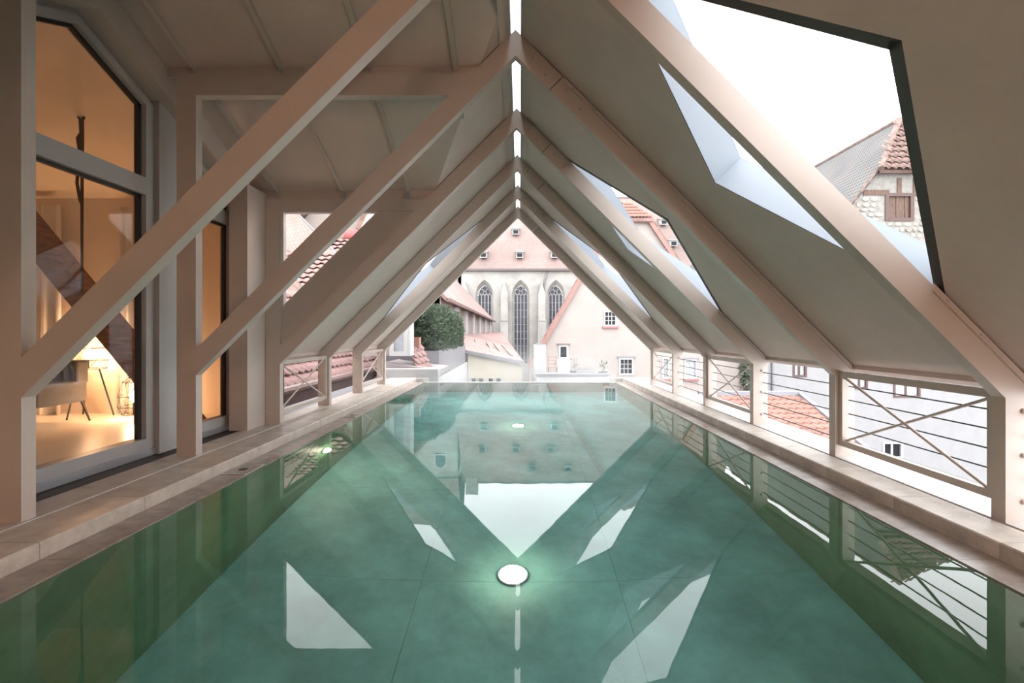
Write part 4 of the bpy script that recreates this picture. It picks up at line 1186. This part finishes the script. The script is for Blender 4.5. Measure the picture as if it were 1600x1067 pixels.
# shuttered window
p = hl[0]
fr = MB(); x0, z0, x1, z1 = p[0][0], p[0][1], p[2][0], p[2][1]
fr.box(x0 - .08, x0 + .1, YO - .05, YO + .2, z0 - .08, z1 + .1); fr.box(x1 - .1, x1 + .08, YO - .05, YO + .2, z0 - .08, z1 + .1)
fr.box(x0 + .1, x1 - .1, YO - .05, YO + .2, z1 - .06, z1 + .1); fr.box(x0 + .1, x1 - .1, YO - .06, YO + .2, z0 - .08, z0 + .08)
wf = fr.build('window', M_WINBROWN, oh)
nb = 5
for k in range(nb):
    a = x0 + .1 + (x1 - x0 - .2) * k / nb; box('shutter_board', M_OLDWOOD, wf, a + .006, a + (x1 - x0 - .2) / nb - .006, YO + .06 + (.02 if k % 2 else 0), YO + .1, z0 + .04, z1 - .03)
# timbers in the gable
bz = PO(0, 300)[1]
box('gable_timber', M_OLDWOOD, oh, cor[0] - .6, cor[0] + .7, YO - .04, YO + .05, bz - .16, bz + .1)
for x in (cor[0] + 1.1, cor[0] + 1.9): box('gable_timber', M_OLDWOOD, oh, x, x + .22, YO - .04, YO + .05, bz - .2, bz + .7)
for l, mf, mg, nx in ((hl[1], M_WINBROWN, M_NETS, 2), (hl[2], M_WINBROWN, M_NETS, 2), (hl[3], M_WINWHITE, M_WINDARK, 2), (hl[4], M_WINBROWN, M_NETS, 2)):
    house_window(oh, l[0][0], l[2][0], l[0][1], l[2][1], YO - .03, nx, 1, mf, mg, fw=.1, depth=.2, bars=.1)
# roof
rzo = cor[1] + (cxo - cor[0]) * S; yap = 25.8
ov = .2
uvquad('roof_slope', [(12.3 - .5, 46, eav[1] - .5 * S + ov), (12.3 - .5, YO - .2, eav[1] - .5 * S + ov), (cor[0], YO - .2, cor[1] + ov), (cxo, yap, rzo + ov), (cxo, 46, rzo + ov)], M_GREYROOF, oh, .15)
uvquad('roof_slope', [(eav2[0] + .5, YO - .2, eav[1] - .5 * S + ov), (eav2[0] + .5, 46, eav[1] - .5 * S + ov), (cxo, 46, rzo + ov), (cxo, yap, rzo + ov), (cor2[0], YO - .2, cor[1] + ov)], M_GREYROOF, oh, .15)
MB().prism([(cor[0] - .05, YO - .45, cor[1]), (cor2[0] + .05, YO - .45, cor[1]), (cxo, yap, rzo + .08)], (0, .1, -.1)).build('half_hip', M_TILE3, oh)
hv = Vector((0, yap - YO + .45, rzo - cor[1]))
nrw = 9
tile_roof(oh, (cor[0] - .05, YO - .5, cor[1] + .02), (1, 0, 0), hv, 15, nrw, (cor2[0] - cor[0] + .1) / 15, hv.length / nrw, M_TILE3, True, .09, .12, keep=lambda p, r, c: abs(p.x - cxo) < (cor2[0] - cor[0]) / 2 * (1 - r / (nrw + .3)) + .02, jitter=.07)
MB().tube([(cor[0] - .02, YO - .45, cor[1] + .08), (cxo, yap, rzo + .2)], .15, 8).build('hip_ridge', M_TILE3, oh)
MB().tube([(cxo, yap, rzo + .2), (cxo, 46, rzo + .2)], .11, 8).build('ridge', M_TILE3, oh)
MB().prism([(11.8, YO - .24, eav[1] - .5 * S + ov), (cor[0], YO - .24, cor[1] + ov), (cor[0], YO - .24, cor[1] + ov - .14), (11.8, YO - .24, eav[1] - .5 * S + ov - .14)], (0, .08, 0)).build('verge', M_TILE3, oh)
MB().tube([(12.6, YO - .1, eav[1] - .2), (12.6, YO - .1, -4)], .06, 8).build('downpipe', M_ZINC, oh)
box('side_wall', M_GREYW, oh, 12.3, 12.8, YO + .35, 45, -9, eav[1] - .02)

# --- low red tiled roof in front of it
lr = empty('low_roof', (0, 0, 0)); tag(lr, 'low orange-red tiled roof below the right railing', 'roof')
yr_ = 11.0; kr = yr_ / FPX
xa, xb = 300 * kr, 436 * kr; zr_ = CAMZ - 98 * kr
V_ = Vector((0, -1, -.42)); Lr = 4.2; 
q0 = Vector((xa - .3, yr_, zr_)); q1 = Vector((xb, yr_, zr_)); dn = V_.normalized() * Lr
MB().prism([q0, q1, q1 + dn + Vector((.35, 0, 0)), q0 + dn], (0, 0, -.12)).build('roof_deck', M_TILE2, lr)
rw = .19
rows_ = int(Lr / rw)
bot = q0 + dn
tile_roof(lr, bot, (1, 0, 0), -V_, int((xb - xa + .8) / .16), rows_, .16, rw, M_TILE2, False, .03, .035, keep=lambda p, r, c: p.x < xb + .35 * (1 - r / rows_))
MB().bar(q0 + Vector((0, 0, .05)), q1 + Vector((0, 0, .05)), .12, .1).build('ridge_cap', M_ZINC, lr)
MB().bar(q1 + Vector((0, 0, .05)), q1 + dn + Vector((.35, 0, .05)), .09, .08).build('hip_cap', M_ZINC, lr)
MB().box(xa - .2, xb, 7.3, 10.9, -7, -2.3).build('wall', M_WHITE, lr)
# creeper in the dark gap beside the pink house
t = empty('creeper', (px(1165, 0, 19).x, 19.0, -9)); tag(t, 'dark creeper in the narrow gap beside the pink house', 'plant')
mb = MB(); r_ = random.Random(9)
for k in range(260):
    c = Vector((r_.gauss(0, .12), r_.uniform(-.1, .1), r_.uniform(6.8, 9.6))); d = Vector((r_.uniform(-1, 1), r_.uniform(-1, 1), r_.uniform(-1, 1))).normalized() * .11; e = d.orthogonal().normalized() * .08
    mb.add([c - d, c + e, c + d, c - e], [(0, 1, 2), (0, 2, 3)])
mb.build('foliage', M_HEDGE, t)
MB().tube([(0, 0, 0), (.04, 0, 4), (-.03, 0, 9.3)], [.06, .04, .015], 6).build('stem', M_OLDWOOD, t)

# --- thin steam drifting over the warm water at the far end
def steam_mat():
    m = bpy.data.materials.new('steam'); m.use_nodes = True
    nt = m.node_tree; nt.nodes.remove(nt.nodes['Principled BSDF'])
    vs = nt.nodes.new('ShaderNodeVolumeScatter'); vs.inputs['Color'].default_value = (1, 1, 1, 1)
    tc = nt.nodes.new('ShaderNodeTexCoord')
    n = nt.nodes.new('ShaderNodeTexNoise'); n.inputs['Scale'].default_value = 1.3; n.inputs['Detail'].default_value = 3
    nt.links.new(tc.outputs['Object'], n.inputs['Vector'])
    r = nt.nodes.new('ShaderNodeMapRange'); r.inputs[1].default_value = .42; r.inputs[2].default_value = .75; r.inputs[3].default_value = 0; r.inputs[4].default_value = STEAM
    nt.links.new(n.outputs['Fac'], r.inputs[0])
    sp = nt.nodes.new('ShaderNodeSeparateXYZ'); nt.links.new(tc.outputs['Generated'], sp.inputs[0])
    def ramp(sock, a, b):
        q = nt.nodes.new('ShaderNodeMapRange'); q.interpolation_type = 'SMOOTHSTEP'
        q.inputs[1].default_value = a; q.inputs[2].default_value = b; q.inputs[3].default_value = 0; q.inputs[4].default_value = 1
        nt.links.new(sock, q.inputs[0]); return q.outputs[0]
    def mul(a, b):
        q = nt.nodes.new('ShaderNodeMath'); q.operation = 'MULTIPLY'; nt.links.new(a, q.inputs[0]); nt.links.new(b, q.inputs[1]); return q.outputs[0]
    den = mul(r.outputs[0], mul(ramp(sp.outputs['Z'], 1.0, 0.0), ramp(sp.outputs['Y'], 0.0, 0.5)))
    den = mul(den, mul(ramp(sp.outputs['X'], 0.0, 0.12), ramp(sp.outputs['X'], 1.0, 0.88)))
    nt.links.new(den, vs.inputs['Density'])
    nt.links.new(vs.outputs[0], nt.nodes['Material Output'].inputs['Volume'])
    m.cycles.volume_step_rate = 3
    return m
STEAM = 0.5
o = MB().box(-2.0, 2.0, 5.0, 9.58, 0.013, 0.95).build('steam', steam_mat())
tag(o, 'thin white steam drifting over the far end of the water', 'steam', kind='stuff')

# --- tall stone building left of the church (mostly behind the roofs, mirrored in the water)
th = empty('tall_house', (0, 0, 0)); tag(th, 'tall grey stone building rising behind the red roofs left of the church', 'house')
K2 = 63.0; k2 = K2 / FPX
box('body', M_CHURCH, th, -24, -97 * k2, K2, K2 + 10, -9, CAMZ + 205 * k2)
uvquad('roof_slope', [(-24.3, K2 - .4, CAMZ + 203 * k2), (-96 * k2, K2 - .4, CAMZ + 203 * k2), (-96 * k2, K2 + 5, CAMZ + 300 * k2), (-24.3, K2 + 5, CAMZ + 300 * k2)], M_CHROOF, th, .2)
uvquad('roof_slope', [(-96 * k2, K2 + 10.4, CAMZ + 203 * k2), (-24.3, K2 + 10.4, CAMZ + 203 * k2), (-24.3, K2 + 5, CAMZ + 300 * k2), (-96 * k2, K2 + 5, CAMZ + 300 * k2)], M_CHROOF, th, .2)
for x in (-10.4, -14.4, -18.4):
    ag = gothic(x, .9, CAMZ + 165 * k2, CAMZ + 178 * k2, CAMZ + 192 * k2)
    n = len(ag)
    w_ = MB().prism([(a_, K2 - .12, b_) for a_, b_ in ag], (0, .12, 0)).build('window', M_WINWHITE, th)
    ag = gothic(x, .65, CAMZ + 168 * k2, CAMZ + 178 * k2, CAMZ + 188 * k2)
    MB().prism([(a_, K2 - .16, b_) for a_, b_ in ag], (0, .04, 0)).build('pane', M_WINGREY, w_)
